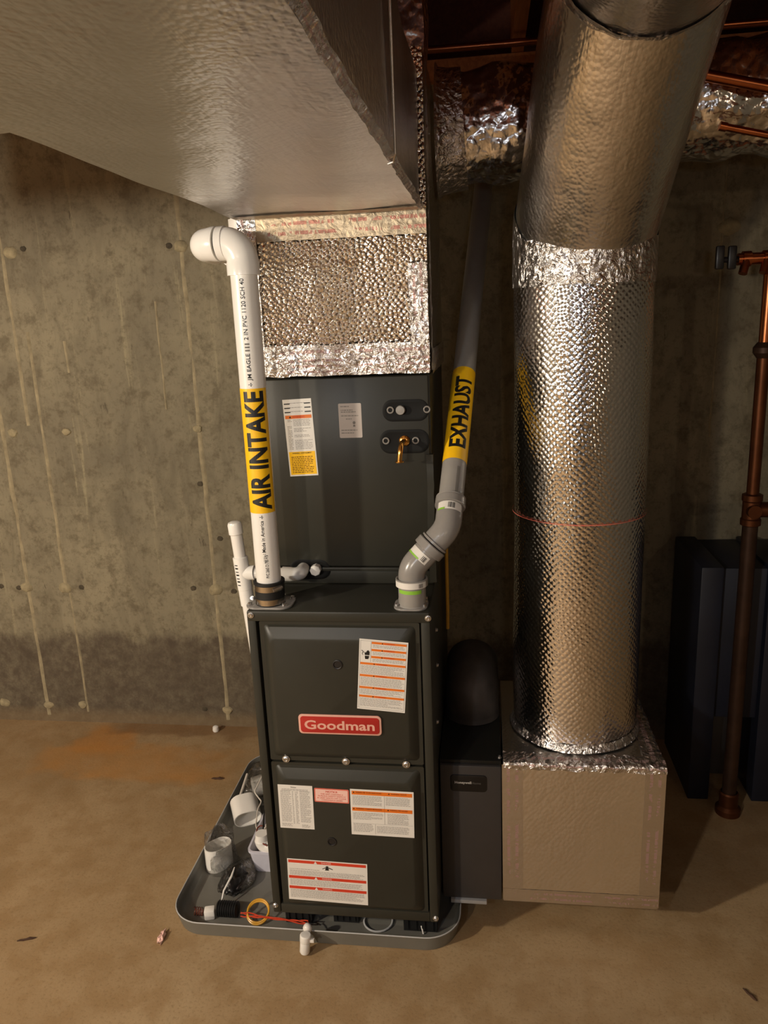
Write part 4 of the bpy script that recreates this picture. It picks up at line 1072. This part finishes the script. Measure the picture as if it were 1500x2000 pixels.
b = B(); b.tube([(IX+.05, IY, 1.049), (IX+.40, IY, 1.049)], .0165, 24); b.tube([(IX+.055, IY, 1.049), (IX+.075, IY, 1.049)], .024, 24); b.build('branch_pipe', MT['copper'], ir)
b = B(); b.tube([(IX, IY, 1.09), (IX, IY, 1.50)], .0180, 26); b.build('upper_pipe', MT['oldcopper'], ir)
b = B(); b.tube([(IX, IY, 1.50), (IX, IY, 1.515), (IX, IY, 1.53), (IX, IY, 1.545)], [.019, .030, .030, .019], 26); b.build('coupling', MT['iron'], ir)
b = B(); b.tube([(IX, IY, 1.53), (IX, IY, 1.76)], .0165, 26); b.build('top_pipe', MT['copper'], ir)
b = B(); mx0 = P(1440, 516, 'y', IY).x
pts = [(mx0+(1.3-mx0)*i/26, IY, 1.772-.0*i) for i in range(27)]
b.tube([(mx0, IY, 1.775), (1.3, IY, 1.775)], .0165, 26)
for k in range(4): b.tube([(mx0+.012+.055*k, IY, 1.775), (mx0+.034+.055*k, IY, 1.775)], .0215, 24)
for k in range(2): b.tube([(mx0+.02+.055*k, IY-.01, 1.77), (mx0+.01+.055*k, IY-.02, 1.735)], .012, 16)
b.build('manifold', MT['copper'], ir)
b = B(); b.tube([(IX+.025, IY+.01, 1.80), (IX+.025, IY+.01, 2.0)], .024, 26); b.build('riser_stub', MT['oldcopper'], ir)
for px in (1407, 1431):
    h0 = P(px, 480, 'y', IY-.02); h1 = P(px-2, 526, 'y', IY-.02)
    b = B(); b.box(h0.x-.011, h0.x+.011, IY-.03, IY-.012, h1.z, h0.z); b.tube([(h0.x, IY-.02, 1.775), (mx0+.01, IY, 1.775)], .008, 12); b.build('valve_handle', MT['blackp'], ir, bevel=.004)
# navy bench: two side boards and an apron, gap beneath
nb = thing('navy_bench', 'dark navy wooden bench against the back wall at the right edge', 'bench', (.95, 2.55, 0))
b = B(); b.box(.676, .745, 2.44, 2.80, 0, .842); b.build('side_board', MT['navy'], nb, bevel=.004)
b = B(); b.box(.745, 1.7, 2.47, 2.80, .30, .830); b.build('apron', MT['navy'], nb, bevel=.004)
b = B(); b.box(.885, .95, 2.44, 2.80, 0, .842); b.build('side_board', MT['navy'], nb, bevel=.004)
b = B(); b.box(.750, .772, 2.56, 2.79, 0, .285); b.build('rail', MT['beige'], nb, bevel=.002, label='beige board edge showing in the gap')
b = B(); b.box(.772, .88, 2.60, 2.79, .0, .285); b.build('back_panel', MT['cab'], nb, bevel=.002)

# ================================================================ copper pipes under the joists
def copper(p0, p1, r, label, cap=False):
    b = B(); b.tube([p0, p1], r, 20)
    if cap:
        d = (V3(p1)-V3(p0)).normalized(); b.tube([V3(p0)-d*.001, V3(p0)+d*.016], r*1.22, 20)
    return tag(b.build('copper_pipe', MT['copper']), label, 'pipe', 'copper pipes under the joists')
a0 = P(850, 93, 'y', 2.62); copper((a0.x-.9, 2.62, a0.z), (1.9, 2.62, a0.z-.015), .011, 'copper pipe crossing under the joists above the branch duct')
a0 = P(1405, 152, 'y', 2.12); a1 = P(1500, 170, 'y', 2.12); d = (a1-a0)/(a1.x-a0.x); copper(a0-d*.2, a0+d*1.2, .0135, 'dull copper pipe across the foil branch duct, top right')
a0 = P(1406, 246, 'y', 2.11); a1 = P(1500, 264, 'y', 2.11); d = (a1-a0)/(a1.x-a0.x); copper(a0, a0+d*1.1, .0085, 'capped bright copper pipe below the branch duct, right edge', True)

# ================================================================ small debris on the floor
def bit(px, py, fn, name, label, cat):
    q = P(px, py, 'z', 0); return tag(fn(q), label, cat)
def twig(q, ang, ln, r):
    b = B(); d = V3((math.cos(ang), math.sin(ang), 0)); pts = [q+d*(ln*(k/6-.5))+V3((0, 0, r+.001*math.sin(k*2))) for k in range(7)]
    b.tube(pts, [r*.4, r*.8, r, r*.9, r*1.3, r, r*.4], 8); return b
q = P(52, 1836, 'z', 0); tag(twig(q, .35, .05, .003).build('twig', MT['stick']), 'dark brown wood splinter on the floor at lower left', 'twig')
q = P(1464, 1944, 'z', 0); tag(twig(q, -1.0, .04, .003).build('twig', MT['stick']), 'small brown twig on the floor at lower right', 'twig')
q = P(172, 1446, 'z', 0)
q = P(422, 1428, 'z', 0); b = B(); b.lathe((q.x, q.y, .001), (0, 0, 1), [(.012, 0), (.014, .006), (.012, .020), (.006, .024), (0, .024)], 16); tag(b.build('white_pellet', MT['pvc']), 'small white plastic plug by the foot of the wall', 'plug')
q = P(317, 1832, 'z', 0); b = blob((q.x, q.y, .006), (.008, .022, .007), 4.4, .8, 12, 8, .0005); tag(b.build('foil_scrap', MT['pink'], ang=10), 'tiny crumpled pale pink scrap on the floor left of the pan', 'scrap')
q = P(425, 1522, 'z', 0); b = twig(q, .1, .045, .004); tag(b.build('dirt_clod', MT['stick']), 'dark crumb of dirt on the floor left of the pan', 'dirt')
